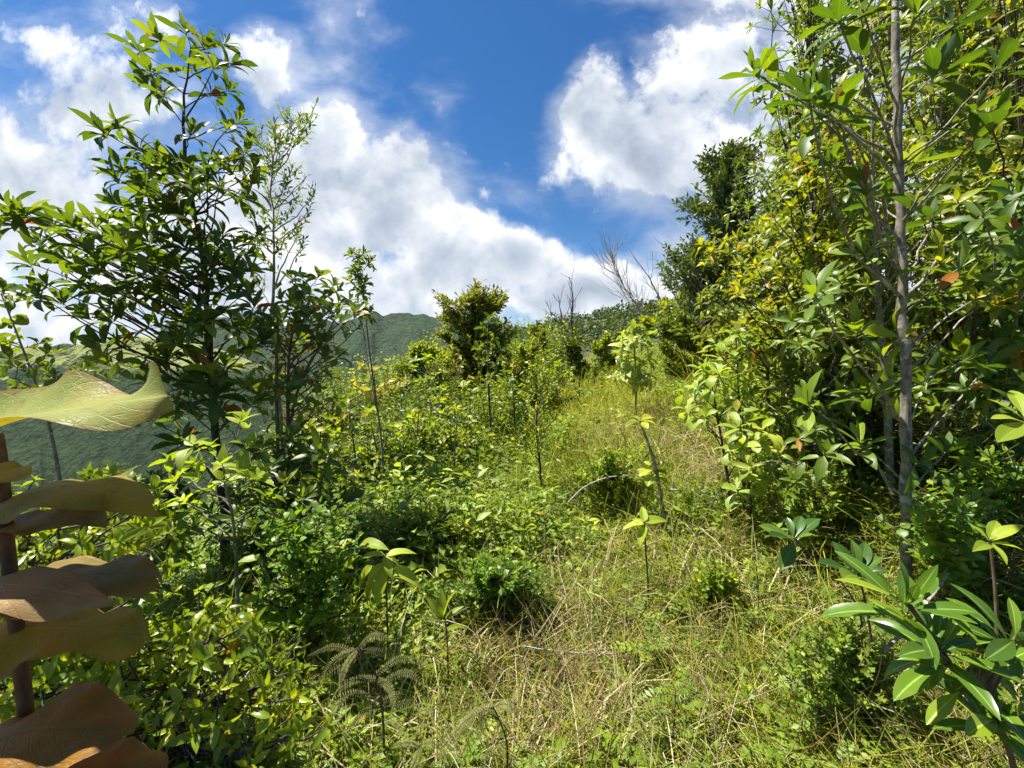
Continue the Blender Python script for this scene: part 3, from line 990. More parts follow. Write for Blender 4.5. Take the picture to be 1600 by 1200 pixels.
def build_weeds(name, mat, n, sel, leaf, ratio, nleaf, prof, seed, label, hscale=1.0, r0=.8, r1=26, a0=-56, a1=54, grow=0.0):
    gen = np.random.default_rng(seed)
    mb = MB()
    x, y, r = polar(gen, n, r0, r1, a0, a1)
    ok = gen.random(n) < sel(x, y)
    x, y, r = x[ok], y[ok], r[ok]; n = len(x)
    z = H(x, y); hm = mound(x, y) * hscale
    if grow:
        hm = hm * (1 + grow * np.clip(y - 6, 0, 12))
    ht = hm * gen.uniform(.45, 1.05, n) + .05
    az = gen.random(n) * 6.283
    lean = gen.uniform(.05, .5, n)
    top = np.stack([x + np.cos(az) * lean * ht, y + np.sin(az) * lean * ht, z + ht], -1)
    base = np.stack([x, y, z + ht * .1], -1)
    mid = (base + top) / 2 + gen.normal(0, .04, (n, 3))
    tubes(mb, np.stack([base, mid, top], 1), (.0014 * np.clip(.7 + .35 * r, 1, 5))[:, None] * np.array([[1.3, 1, .7]]), 3, rnd=.12)
    dirs = unit(top - mid)
    sc = np.clip(.85 + .075 * r, 1, 2.6)
    k = np.arange(nleaf)
    s = (k + .3) / nleaf
    b = top[:, None] + (mid - top)[:, None] * (s * 1.5)[None, :, None] * np.minimum(1, .34 / np.maximum(ht, .1))[:, None, None] ** .5
    aa = gen.random(n)[:, None] * 6.283 + k[None] * 2.4 + gen.normal(0, .4, (n, nleaf))
    el = gen.uniform(-.25, .75, (n, nleaf))
    d = np.stack([np.cos(aa) * np.cos(el), np.sin(aa) * np.cos(el), np.sin(el)], -1)
    b = b + d * (gen.uniform(0, .06, (n, nleaf)) * sc[:, None])[..., None]
    nn = gen.normal(0, .45, d.shape) + [0, 0, 1]
    l = leaf * gen.uniform(.5, 1.35, (n, nleaf)) * sc[:, None]
    tone = np.clip(.42 * gen.random(n)[:, None] + .45 * gen.random((n, nleaf)) + .35 * (fbm(x * .8, y * .8, 2, seed) - .4)[:, None], 0, 1)
    l = l.ravel()
    leaves(mb, b.reshape(-1, 3), d.reshape(-1, 3), nn.reshape(-1, 3), l, l * ratio, gen.uniform(.1, .9, n * nleaf), .28, tone.ravel(), 2 if nleaf > 8 else 3, prof, gen=gen)
    o = mb.build(name, mat)
    o['kind'] = 'stuff'; o['category'] = 'weeds'; o['label'] = label
    return o


def thick(x, y):
    """Where the weeds give way to a waist high thicket between the clearing and the valley edge."""
    e = np.interp(y, [3.5, 5, 7, 10, 14, 20, 26], [-.9, -.45, .25, .9, 1.7, 2.6, 3.0]) + 1.0 * (fbm(x * .7, y * .6, 3, 171) - .5)
    return S((e - x) / .5 + .5) * S((y - 4.0) / 2.0) * (x > -2.4 - .28 * y)


def build_cover():
    lf = leafiness
    build_weeds('thicket', M_thicket, 9000, lambda x, y: thick(x, y), .060, .26, 12, 'lance', 104,
                'waist high green thicket between the clearing and the valley edge', 1.75, r0=4.0, r1=24, a0=-34, a1=12, grow=.11)
    build_weeds('thicket_sprouts', M_yel2, 3000, lambda x, y: thick(x, y) * S((fbm(x * .8, y * .8, 2, 172) - .42) / .1), .075, .27, 10, 'ovate', 105,
                'light green sprouting tops of the thicket by the valley edge', 2.0, r0=4.5, r1=24, a0=-34, a1=12, grow=.11)
    build_weeds('weeds', M_weed, 24000, lambda x, y: .95 * lf(x, y) * (y > .9) * (x > -3.4 - .25 * y), .054, .25, 11, 'lance', 101,
                'dense mass of small leaved green weeds left of the grass')
    build_weeds('creeping_weeds', M_vine, 9000, lambda x, y: .9 * np.maximum(lf(x, y) * S((fbm(x * 1.5, y * 1.5, 2, 111) - .46) / .08), .03) * (x > -3.2 - .25 * y), .034, .44, 12, 'round', 102,
                'round leaved creeping weeds matted over the ground', .9, r1=14)
    build_weeds('lime_weeds', M_feathergreen, 8500, lambda x, y: np.clip(.06 + .60 * S((fbm(x * 1.2, y * 1.2, 2, 112) - .54) / .06), 0, 1) * (1 - .85 * (1 - lf(x, y)) * S((y - 3.2) / 1.5)) * (x > -2.6 - .2 * y) * (y > 1.6), .040, .30, 12, 'ovate', 103,
                'fresh lime green weeds growing up through the grass', .9, r1=20)
    build_weeds('grass_herbs', M_weed, 1900, lambda x, y: (1 - lf(x, y)) * (1 - .85 * S((y - 3.4) / 1.5)) * np.clip(.3 + .7 * S((fbm(x * 1.4, y * 1.4, 2, 113) - .45) / .1), 0, 1), .038, .22, 10, 'lance', 106,
                'scattered narrow leaved green herbs among the dry grass', .85, r1=9, a0=-30, a1=56)
    build_weeds('weed_sprouts', M_pale, 620, lambda x, y: np.maximum(lf(x, y), .25) * (x > -2.6 - .2 * y) * (x < 2.6), .085, .24, 8, 'ovate', 107,
                'taller broad leaved sprouts standing out of the weeds', 1.35, r0=2.2, r1=14, a0=-40, a1=22)
    build_weeds('dark_sprouts', M_mid, 700, lambda x, y: np.maximum(lf(x, y), .15) * (x > -2.6 - .2 * y) * (x < 2.6), .085, .17, 9, 'lance', 108,
                'darker pointed leaved sprouts standing out of the weeds', 1.45, r0=2.4, r1=14, a0=-40, a1=22)


def build_feather_weeds():
    """Low seedlings with paired leaflets that grow all through the grass."""
    gen = np.random.default_rng(120)
    mb = MB()
    n = 250
    x, y, r = polar(gen, n, 1.15, 7, -30, 54)
    w = .15 + .85 * S((fbm(x * 1.5 + 3, y * 1.5, 2, 121) - .47) / .06)
    w = np.maximum(w, .8 * S((x - .35) / .3) * S((2.2 - y) / .5))
    ok = gen.random(n) < w
    x, y = x[ok], y[ok]; n = len(x)
    base = np.stack([x, y, H(x, y) + gen.uniform(.08, .30, n)], -1)
    m = 5
    az = gen.random((n, 1)) * 6.283 + np.arange(m)[None] * 1.256 + gen.normal(0, .35, (n, m))
    el = gen.uniform(.1, 1.0, (n, m))
    d = np.stack([np.cos(az) * np.cos(el), np.sin(az) * np.cos(el), np.sin(el)], -1).reshape(-1, 3)
    b = np.repeat(base, m, 0)
    ln = gen.uniform(.10, .20, n * m)
    t = np.linspace(0, 1, 8)
    pts = b[:, None] + d[:, None] * (t[None] * ln[:, None])[..., None] + np.array([0, 0, -.42]) * (t[None] ** 2 * ln[:, None])[..., None]
    tubes(mb, pts, np.linspace(.0011, .0005, 8)[None], 3, rnd=.4)
    tubes(mb, np.stack([base - [0, 0, .2], base - [0, 0, .08], base], 1), np.array([[.0022, .0018, .0014]]), 4, rnd=.2)
    tg = unit(np.gradient(pts, axis=1))
    side = unit(np.cross(tg, np.array([0, 0, 1.0]) + 0 * tg)); up = np.cross(side, tg)
    rt = gen.random((n * m, 1, 1))
    for s_ in (-1, 1):
        u = np.linspace(.12, 1, 9)
        c = np.stack([pts[:, int(round(q * 7))] for q in u], 1)
        S2 = np.stack([side[:, int(round(q * 7))] for q in u], 1); T2 = np.stack([tg[:, int(round(q * 7))] for q in u], 1); U2 = np.stack([up[:, int(round(q * 7))] for q in u], 1)
        c = c + T2 * (gen.random((1, 9, 1)) - .5) * .012
        dd = unit(S2 * s_ + T2 * .35 + gen.normal(0, .12, S2.shape))
        L = (.16 * ln[:, None] * (np.sin(np.pi * (u * .75 + .2)) ** .6)[None] + .004)
        leaves(mb, c.reshape(-1, 3), dd.reshape(-1, 3), (U2 + gen.normal(0, .15, U2.shape)).reshape(-1, 3), L.ravel(), L.ravel() * .27, .2, .15,
               np.clip(rt[:, :, 0] * .6 + gen.random((n * m, 9)) * .4, 0, 1).ravel(), 2, 'round', gen=gen)
    o = mb.build('feather_weeds', M_feathergreen)
    o['kind'] = 'stuff'; o['category'] = 'weeds'; o['label'] = 'bright green seedlings with paired leaflets growing through the grass'


# ------------------------------------------------------------------ plants that stand alone
def PL(pts, D):
    """Measured polyline at one distance, or with its own distance per point."""
    return np.stack([P(p[0], p[1], p[2] if len(p) > 2 else D) for p in pts])


def left_trees():
    g = np.random.default_rng(201)
    spots = [(250, 60), (285, 45), (320, 70), (355, 75), (215, 75), (240, 100), (340, 105), (365, 92), (300, 102), (360, 142), (330, 152), (228, 140), (255, 152), (350, 195), (375, 190), (290, 210),
             (165, 200), (190, 195), (215, 228), (235, 248), (195, 265), (180, 280), (220, 288), (250, 270), (270, 260), (320, 262), (350, 247), (385, 242), (400, 262), (300, 285), (340, 292), (395, 292), (260, 312), (290, 330),
             (45, 330), (85, 352), (112, 345), (145, 352), (175, 352), (205, 347), (235, 352), (60, 388), (45, 415), (70, 437), (110, 400), (140, 422), (160, 397), (190, 392), (215, 382), (245, 387),
             (60, 457), (90, 470), (150, 457), (165, 500), (185, 540), (160, 555), (200, 442), (230, 432), (260, 412),
             (280, 382), (310, 372), (345, 367), (375, 377), (400, 362), (300, 432), (330, 422), (360, 442), (390, 422), (270, 452), (300, 482), (250, 502), (330, 492), (365, 502), (400, 472), (280, 542), (310, 562), (350, 562), (260, 562), (395, 542),
             (230, 592), (300, 602), (340, 612), (380, 602), (270, 642), (360, 652), (400, 632), (240, 652), (415, 585)]
    top = [s for s in spots if s[1] < 240]
    low = [s for s in spots if s[1] >= 240]
    core = [s for s in low if s[0] > 225]
    tips = np.concatenate([px_cloud(top, 3.0, .30, g, 4, 4), px_cloud(low, 3.0, .45, g, 5, 5), px_cloud(core[::5], 3.2, .5, g, 12, 12, 1), px_cloud([(12, 312), (28, 325), (20, 340)], 2.7, .1, g, 4, 4)])
    leafy_plant('rosette_tree', 'tall dark leaved tree with whorled leaves and a long limb reaching to the left edge', 'tree',
                PL([(352, 800), (340, 700), (334, 640), (326, 520), (317, 400), (302, 320), (287, 250), (290, 160), (298, 75)], 3.0), [.034, .030, .027, .023, .019, .016, .013, .009, .004],
                tips, M_barkdark, M_deep, 'rosette', dict(n=13, L=.195, ratio=.14, droop=(.3, 1.35), prof='obov', up=.9, spread=(.2, 1.45)), 301, side=1, rise=.55, fmin=.12, jitter=.006, bare=len(top))
    # thin tree with bare pale twigs behind
    spots = [(495, 160), (485, 175), (470, 172), (462, 190), (445, 180), (430, 185), (415, 192), (402, 205), (440, 205), (455, 215), (475, 205), (420, 225), (400, 195), (430, 240), (447, 250), (410, 262), (455, 262),
             (480, 282), (495, 300), (470, 272), (488, 325), (480, 345), (462, 355), (450, 300), (440, 330), (425, 300), (405, 300), (395, 330), (385, 310), (380, 350), (470, 310), (460, 330), (402, 350), (448, 365), (410, 395), (395, 420), (470, 380)]
    leafy_plant('twiggy_tree', 'thin grey tree with bare forking twigs and sparse small leaves behind the dark leaved tree', 'tree',
                PL([(440, 690), (432, 560), (428, 445), (430, 400), (428, 340), (424, 280), (440, 215), (470, 180)], 4.6), [.030, .027, .024, .021, .014, .010, .007, .003],
                px_cloud(spots, 4.6, .4, g, 4, 4), M_bark, M_mid, 'spray', dict(n=8, L=.085, ratio=.15, length=.22, up=.5, droop=.5), 302, side=2, rise=.95, fmin=.4, tip_r=.0035, jitter=.008)
    # round leaved sapling group right of it
    spots = [(455, 440), (470, 452), (495, 447), (515, 462), (500, 480), (535, 455), (520, 480), (545, 470), (480, 480), (460, 480), (445, 500), (470, 515), (500, 508), (525, 515), (550, 500), (555, 520), (430, 530), (450, 545), (480, 540),
             (505, 545), (530, 545), (440, 575), (465, 580), (490, 590), (515, 575), (540, 560), (420, 610), (450, 615), (475, 625), (500, 640), (440, 650), (520, 610), (470, 660), (425, 470), (420, 510), (565, 470), (400, 560), (395, 500)]
    leafy_plant('young_tree', 'leafy young tree with broad leaves and orange new shoots right of the dark leaved tree', 'tree',
                PL([(458, 800), (452, 690), (450, 600), (455, 530), (470, 470), (478, 445)], 2.85), [.022, .019, .016, .012, .008, .004],
                px_cloud(spots, 2.9, .35, g, 6, 6), M_barkbrown, M_mid2, 'rosette', dict(n=8, L=.125, ratio=.21, prof='obov', up=.6, spread=(.3, 1.75), droop=(.2, 1.2)), 303, side=1, rise=.8, fmin=.1,
                extra_stems=[(PL([(450, 700), (462, 620), (500, 540), (535, 480)], 2.85), [.011, .009, .006, .003]), (PL([(437, 800), (434, 690), (432, 600), (434, 480)], 2.75), [.014, .012, .010, .005])])
    # slim sapling
    spots = [(548, 405), (562, 400), (576, 405), (570, 418), (552, 420), (560, 435), (575, 440), (545, 435), (556, 452), (572, 458), (562, 470), (575, 485), (566, 480)]
    leafy_plant('slim_sapling', 'very slender sapling with a small leafy top standing before the mountain', 'sapling',
                PL([(597, 700), (590, 640), (580, 570), (572, 500), (566, 450), (562, 415)], 4.0), [.013, .012, .010, .008, .006, .003],
                px_cloud(spots, 4.0, .15, g, 3, 3), M_bark, M_mid, 'rosette', dict(n=10, L=.12, ratio=.17, up=.4, spread=(.3, 1.7)), 304, side=1, rise=.8, fmin=.6,
                extra_stems=[(PL([(588, 640), (574, 560), (560, 490), (548, 470)], 4.0), [.006, .005, .004, .002])])
    # sparse shrub at the left edge
    spots = [(5, 455), (20, 470), (35, 460), (10, 500), (30, 520), (45, 545), (12, 540), (60, 570), (70, 555), (5, 590), (25, 600), (-15, 480), (-20, 530), (45, 610), (85, 580), (110, 585), (150, 580), (175, 590), (205, 575), (130, 600)]
    leafy_plant('sparse_shrub', 'sparse stiff shrub with few leaves at the left edge above the huge leaves', 'shrub',
                PL([(95, 760), (70, 640), (45, 570), (22, 510), (2, 460)], 2.3), [.013, .011, .009, .006, .003],
                px_cloud(spots, 2.3, .2, g, 3, 3), M_bark, M_mid, 'rosette', dict(n=6, L=.085, ratio=.24, up=.4), 305, side=1, rise=.4, fmin=.2)


def lower_left():
    g = np.random.default_rng(202)
    spots = [(268, 740), (300, 722), (250, 762), (320, 760), (380, 735), (350, 748), (372, 662), (386, 650), (300, 700), (262, 715), (402, 745), (330, 690), (285, 780), (240, 790), (395, 700), (420, 730), (345, 720), (312, 742), (415, 770)]
    leafy_plant('lime_leaved_shrub', 'bright lime green shrub with broad sunlit leaves under the dark leaved tree', 'shrub',
                PL([(372, 960), (368, 860), (362, 800), (352, 760), (348, 720)], 1.95), [.011, .010, .008, .006, .003],
                px_cloud(spots, 1.95, .16, g, 4, 4), M_bark, M_lime, 'rosette', dict(n=6, L=.115, ratio=.235, prof='ovate', up=.9, spread=(.45, 1.5), droop=(.2, .9)), 311, side=0, rise=.55, fmin=.1,
                extra_stems=[(PL([(368, 850), (390, 780), (400, 745)], 1.95), [.005, .004, .002])])
    fills = [
        ('broad_leaved_shrub', 'shady shrub of large dark leaves around the foot of the dark leaved tree', M_deep, (340, 540, 680, 880), 64, 2.75, .45, dict(n=10, L=.15, ratio=.15, up=.8), 'rosette'),
        ('leafy_shrub', 'green shrub with drooping pointed leaves filling the gap behind the huge left leaves', M_mid, (130, 300, 730, 880), 60, 2.1, .35, dict(n=9, L=.10, ratio=.19, up=.4, prof='lance', jit=.35, droop=(.3, 1.2)), 'rosette'),
        ('pointed_leaf_shrub', 'glossy shrub of narrow pointed leaves at the bottom left, right of the russet leaf', M_weedgloss, (100, 480, 965, 1170), 200, 1.28, .34, dict(n=8, L=.056, ratio=.165, up=.25, prof='lance', spread=(.3, 2.0), jit=.55, droop=(.3, 1.5)), 'rosette'),
        ('low_leafy_shrub', 'low green shrub behind the huge leaf stem at the left edge', M_weedgloss, (-120, 230, 770, 1130), 170, 1.22, .32, dict(n=8, L=.058, ratio=.17, up=.25, prof='lance', spread=(.3, 2.0), jit=.55, droop=(.3, 1.5)), 'rosette'),
        ('dark_valley_shrub', 'low dark shrub on the valley edge just right of the olive huge leaf', M_deep, (120, 300, 740, 850), 34, 2.8, .35, dict(n=9, L=.13, ratio=.16, up=.5), 'rosette'),
        ('round_leaf_bush', 'bush of small rounded leaves between the lime shrub and the drooping leaf plant', M_vine, (390, 560, 790, 960), 90, 1.85, .3, dict(n=12, L=.036, ratio=.42, up=.3, prof='round', length=.2, twig=.15), 'spray'),
    ]
    for i, (nm, lb, mt, (x0, x1, y0, y1), n, D, s, spec, kind) in enumerate(fills):
        tips = px_fill(x0, x1, y0, y1, n, D, s, g)
        gz = H(tips[:, 0], tips[:, 1])
        tips[:, 2] = np.maximum(tips[:, 2], gz + .06)
        cx = (x0 + x1) / 2
        b = P(cx, y1, D); b[2] = float(H(b[0], b[1])) + .02
        t = P(cx + g.normal(0, 12), y0 + .2 * (y1 - y0), D)
        leafy_plant(nm, lb, 'shrub', np.stack([b, (b + t) / 2 + g.normal(0, .03, 3), t]), [.012, .009, .004], tips, M_barkdark, mt, kind, spec, 320 + i, side=1, rise=.6, fmin=.02)
    # yellow lit stalk plant with drooping leaves
    st = PL([(606, 1010), (605, 960), (603, 905), (603, 868)], 1.75)
    explicit_plant('drooping_leaf_plant', 'single stemmed plant with pale drooping leaves at the centre of the lower left', 'plant', st, [.005, .0045, .004, .003],
                   [((561, 856), (510, 859), 0, .02), ((562, 852), (607, 860), .02, -.03), ((602, 868), (557, 878), 0, -.05), ((604, 868), (649, 866), 0, .03), ((560, 868), (537, 898), .03, .03), ((602, 880), (574, 918), 0, -.04),
                    ((582, 884), (563, 924), .03, .05), ((601, 888), (578, 946), 0, .05), ((602, 890), (590, 944), -.02, -.06), ((616, 888), (656, 920), 0, -.02), ((599, 905), (582, 944), .02, .06), ((603, 868), (612, 905), .0, -.06), ((604, 870), (628, 900), .05, .1)],
                   1.75, .20, M_lime, M_barkbrown, 'ovate', droop=.85, seed=7, extra=[PL([(604, 905), (580, 868), (561, 855)], 1.75)])
    explicit_plant('young_shoot', 'small bright shoot with upright narrow leaves right of the drooping leaf plant', 'plant', PL([(700, 1040), (698, 990), (694, 960)], 1.7), [.004, .0035, .003],
                   [((694, 965), (668, 935), 0, 0), ((694, 962), (690, 920), 0, .03), ((694, 963), (712, 925), 0, -.02), ((695, 968), (724, 948), 0, .03), ((695, 975), (670, 968), .02, -.04), ((696, 985), (722, 978), 0, .05), ((697, 990), (676, 1000), 0, 0)],
                   1.7, .16, M_yel2, M_barkbrown, 'lance', droop=.4, seed=8)


def explicit_plant(name, label, cat, stem, sr, lv, D, ratio, mat, bark, prof, droop=.6, seed=1, extra=(), nseg=8, fold=.30, lean=.0, ripple=.06, whorls=None, group=None):
    """A plant whose every leaf was measured: base and tip of each blade."""
    gen = np.random.default_rng(seed)
    g0 = ground_pt(stem[0])
    if stem[0][2] > g0[2] + .03:
        stem = np.concatenate([g0[None], stem]); sr = [sr[0] * 1.1] + list(sr)
    root = thing(name, label, cat, stem[0], group)
    mb = MB()
    K = 20
    T = resample(stem, K)
    tubes(mb, T, np.interp(np.linspace(0, 1, K), np.linspace(0, 1, len(sr)), sr), 7)
    for e in extra:
        tubes(mb, resample(e, 10), np.linspace(sr[-1] * 1.1, sr[-1] * .6, 10), 6)
    B = np.stack([P(b[0], b[1], D + d0) for b, t, d0, d1 in lv])
    Tt = np.stack([P(t[0], t[1], D + d1) for b, t, d0, d1 in lv])
    v = Tt - B
    L = np.linalg.norm(v, axis=1) * 1.06
    # leaf stalks back to the stem
    i = np.argmin(np.linalg.norm(B[:, None] - T[None], axis=-1), axis=1)
    q = T[np.maximum(i - 1, 0)]
    tubes(mb, np.stack([q, (q + B) / 2 + [0, 0, .004], B], 1), np.array([[sr[-1] * .7, sr[-1] * .55, sr[-1] * .4]]), 5)
    up = np.tile([0, -.28, 1.0], (len(B), 1)) + gen.normal(0, .16, (len(B), 3))
    dr = np.full(len(B), droop) + gen.normal(0, .12, len(B))
    d = unit(v)
    n = up - (up * d).sum(1, keepdims=True) * d
    n = unit(n)
    # start higher so that the arched blade still ends at its tip
    d2 = unit(d * np.cos(dr * .45)[:, None] + n * np.sin(dr * .45)[:, None])
    mb.build('stem', bark, root)
    lb = MB()
    leaves(lb, B, d2, n, L, L * ratio, dr, fold, None, nseg, prof, ripple=ripple, half=3, gen=gen)
    if whorls:
        wt = np.stack([P(*w) for w in whorls])
        rosettes(lb, wt, np.tile([-.15, -.35, .9], (len(wt), 1)) + gen.normal(0, .15, (len(wt), 3)), n=12, L=.165, ratio=.125, prof=prof, nseg=8, gen=gen, droop=(.1, .8), spread=(.25, 1.5))
    lb.build('foliage', mat, root)
    return root


def centre_plants():
    g = np.random.default_rng(203)
    explicit_plant('small_broad_leaf_plant', 'small plant with one hanging pale leaf in the grass before the knotty stem', 'plant', PL([(1012, 905), (1009, 860), (1007, 822)], 2.2), [.006, .005, .004],
                   [((1006, 818), (974, 828), 0, 0), ((1008, 816), (1042, 815), 0, .03), ((1006, 815), (1003, 792), 0, .08), ((1008, 822), (1001, 854), 0, -.06), ((1004, 820), (985, 812), .0, .1)],
                   2.2, .25, M_lime, M_barkdark, 'ovate', droop=.5, seed=11)
    # knotty stem
    st = PL([(1048, 880), (1040, 820), (1032, 770), (1022, 720), (1012, 690), (1001, 662)], 2.9)
    explicit_plant('knotty_stem_plant', 'thick knotty stem bent to the left with yellowing leaves at its tip', 'plant', st, [.013, .0125, .012, .0135, .010, .008],
                   [((1000, 660), (978, 668), 0, -.05), ((1001, 658), (1024, 664), 0, -.05), ((1001, 657), (1020, 653), 0, .1), ((1000, 658), (986, 652), 0, .1), ((1002, 660), (1012, 670), 0, -.1), ((999, 660), (982, 658), 0, .04),
                    ((1020, 735), (1000, 745), 0, -.05), ((1022, 735), (1042, 742), 0, -.05), ((1020, 730), (1006, 722), 0, .05), ((1024, 740), (1012, 760), 0, -.1), ((1024, 728), (1040, 724), 0, -.02), ((1026, 745), (1044, 758), 0, 0), ((1018, 742), (995, 735), 0, .05)],
                   2.9, .26, M_yel2, M_bark, 'obov', droop=.7, seed=12)
    # big leaved saplings
    sets = [
        ('big_leaf_sapling', 'tallest big leaved sapling with several stems left of the grey trunk', (1168, 880), (1158, 700), (1150, 525), 3.1,
         [(1140, 520), (1165, 525), (1190, 528), (1120, 535), (1150, 540), (1175, 545), (1190, 565), (1130, 560), (1105, 575), (1120, 590), (1150, 580), (1180, 595), (1200, 605), (1140, 610), (1165, 620), (1190, 640)]),
        ('big_leaf_sapling', 'lower big leaved sapling with hanging leaves over the yellow grass', (1142, 800), (1128, 690), (1112, 600), 3.0,
         [(1095, 580), (1110, 590), (1125, 582), (1085, 600), (1105, 612), (1130, 610), (1090, 625), (1075, 640), (1085, 660), (1100, 655), (1070, 610), (1115, 640)]),
        ('big_leaf_sapling', 'branching big leaved sapling with pale round leaves close beside the shady bank', (1176, 900), (1172, 780), (1160, 650), 2.7,
         [(1150, 640), (1165, 655), (1180, 640), (1195, 665), (1185, 685), (1200, 700), (1150, 670), (1135, 690), (1160, 700), (1175, 740), (1190, 745), (1165, 780), (1180, 800), (1150, 760), (1205, 690)]),
    ]
    for i, (nm, lb, b, m, t, D, sp_) in enumerate(sets):
        leafy_plant(nm, lb, 'sapling', PL([b, m, ((m[0] + t[0]) / 2, (m[1] + t[1]) / 2), t], D), [.013, .011, .008, .004], px_cloud(sp_, D, .22, g, 4, 4, 1), M_barkdark, M_pale, 'rosette',
                    dict(n=7, L=.150, ratio=.24, prof='obov', up=.8, spread=(.5, 1.75), droop=(.3, 1.3)), 340 + i, side=0, rise=.85, fmin=.25)
    # pale leaved plant farther up the clearing
    sp_ = [(990, 512), (975, 520), (1005, 518), (985, 530), (998, 530), (970, 540), (1010, 540), (968, 556), (1012, 560), (980, 560), (1002, 575), (975, 580), (1010, 590), (985, 595), (1000, 600), (966, 590)]
    leafy_plant('pale_leaved_sapling', 'lone pale leaved sapling with a straight stem at the top of the yellow grass', 'sapling', PL([(994, 625), (993, 580), (991, 540), (990, 512)], 7.0), [.020, .017, .013, .006],
                px_cloud(sp_, 7.0, .3, g, 4, 4, 2), M_barkbrown, M_palefar, 'rosette', dict(n=7, L=.25, ratio=.22, prof='ovate', up=.5, spread=(.5, 1.8), droop=(.4, 1.4)), 350, side=0, rise=.5, fmin=.2)
    # feathery thin shrub
    sp_ = [(810, 560), (825, 555), (845, 558), (858, 570), (870, 590), (835, 580), (815, 590), (850, 600), (865, 620), (825, 615), (840, 630), (810, 630), (855, 640), (870, 650), (830, 655), (815, 670), (850, 670), (820, 540), (838, 540), (875, 575)]
    leafy_plant('airy_shrub', 'thin airy shrub with tiny yellow green leaves in the middle of the clearing', 'shrub', PL([(846, 800), (843, 720), (838, 670), (840, 620)], 4.2), [.014, .012, .009, .005],
                px_cloud(sp_, 4.2, .3, g, 4, 4), M_barkdark, M_yel2, 'spray', dict(n=12, L=.042, ratio=.3, length=.3, prof='ovate'), 351, side=2, rise=1.3, fmin=.3)
    # sapling before the round tree
    sp_ = [(765, 500), (750, 510), (778, 508), (758, 525), (772, 530), (745, 540), (782, 545), (760, 555), (775, 565), (752, 570), (785, 580), (765, 590), (748, 600)]
    leafy_plant('thin_sapling', 'thin dark stemmed sapling in front of the round crowned tree', 'sapling', PL([(767, 680), (764, 620), (762, 560), (763, 500)], 6.5), [.022, .018, .013, .005],
                px_cloud(sp_, 6.5, .3, g, 3, 3), M_barkdark, M_mid, 'rosette', dict(n=8, L=.17, ratio=.2, prof='obov', up=.4), 352, side=0, rise=.5, fmin=.35)
    # yellow leaved shrub
    sp_ = [(565, 575), (580, 568), (600, 590), (560, 600), (575, 605), (590, 612), (610, 608), (620, 600), (570, 618), (585, 630), (605, 625), (555, 615), (632, 600), (598, 645), (575, 640)]
    leafy_plant('yellow_leaved_shrub', 'shrub turning straw yellow on the valley edge behind the slim sapling', 'shrub', PL([(592, 690), (588, 640), (585, 585)], 7.0), [.018, .013, .006],
                px_cloud(sp_, 7.0, .4, g, 4, 4), M_barkbrown, M_yellowleaf, 'rosette', dict(n=6, L=.19, ratio=.26, prof='ovate', up=.3, spread=(.4, 1.9)), 353, side=0, rise=.5, fmin=.1)


def thicket_saplings():
    gen = np.random.default_rng(207)
    for i, (x, yt, D) in enumerate([(505, 610, 5.2), (545, 640, 4.6), (625, 590, 6.0), (655, 625, 4.8), (690, 585, 6.4), (715, 640, 4.4), (735, 600, 5.6), (800, 590, 6.6), (822, 545, 9.0), (875, 560, 11.0), (905, 590, 9.5), (665, 560, 8.0), (930, 565, 12.0), (580, 660, 4.2)]):
        b = P(x + gen.normal(0, 4), yt + 60, D); b[2] = H(b[0], b[1])
        t = P(x, yt, D)
        h = t[2] - b[2]
        m = (b + t) / 2 + gen.normal(0, .04, 3)
        k = 13
        u = gen.uniform(.35, 1.02, k)
        w = .12 + .16 * h
        tips = b + (t - b) * u[:, None] + gen.normal(0, 1, (k, 3)) * [w * .55, w * .55, .05]
        leafy_plant('slender_sapling', 'slender leafy sapling standing up out of the thicket left of the clearing', 'sapling', np.stack([b, m, t]), [.010 + .001 * D, .007 + .0007 * D, .003], tips, [M_barkbrown, M_barkdark, M_bark][i % 3],
                    [M_yel2, M_pale, M_mid, M_yel2, M_weed][i % 5], 'rosette', dict(n=7, L=(.08 + .010 * D) * gen.uniform(.8, 1.2), ratio=.23, prof=['ovate', 'obov', 'lance'][i % 3], up=.4, spread=(.4, 1.7), droop=(.3, 1.2)), 380 + i, side=0, rise=.6, fmin=.25,
                    group='slender saplings in the thicket')


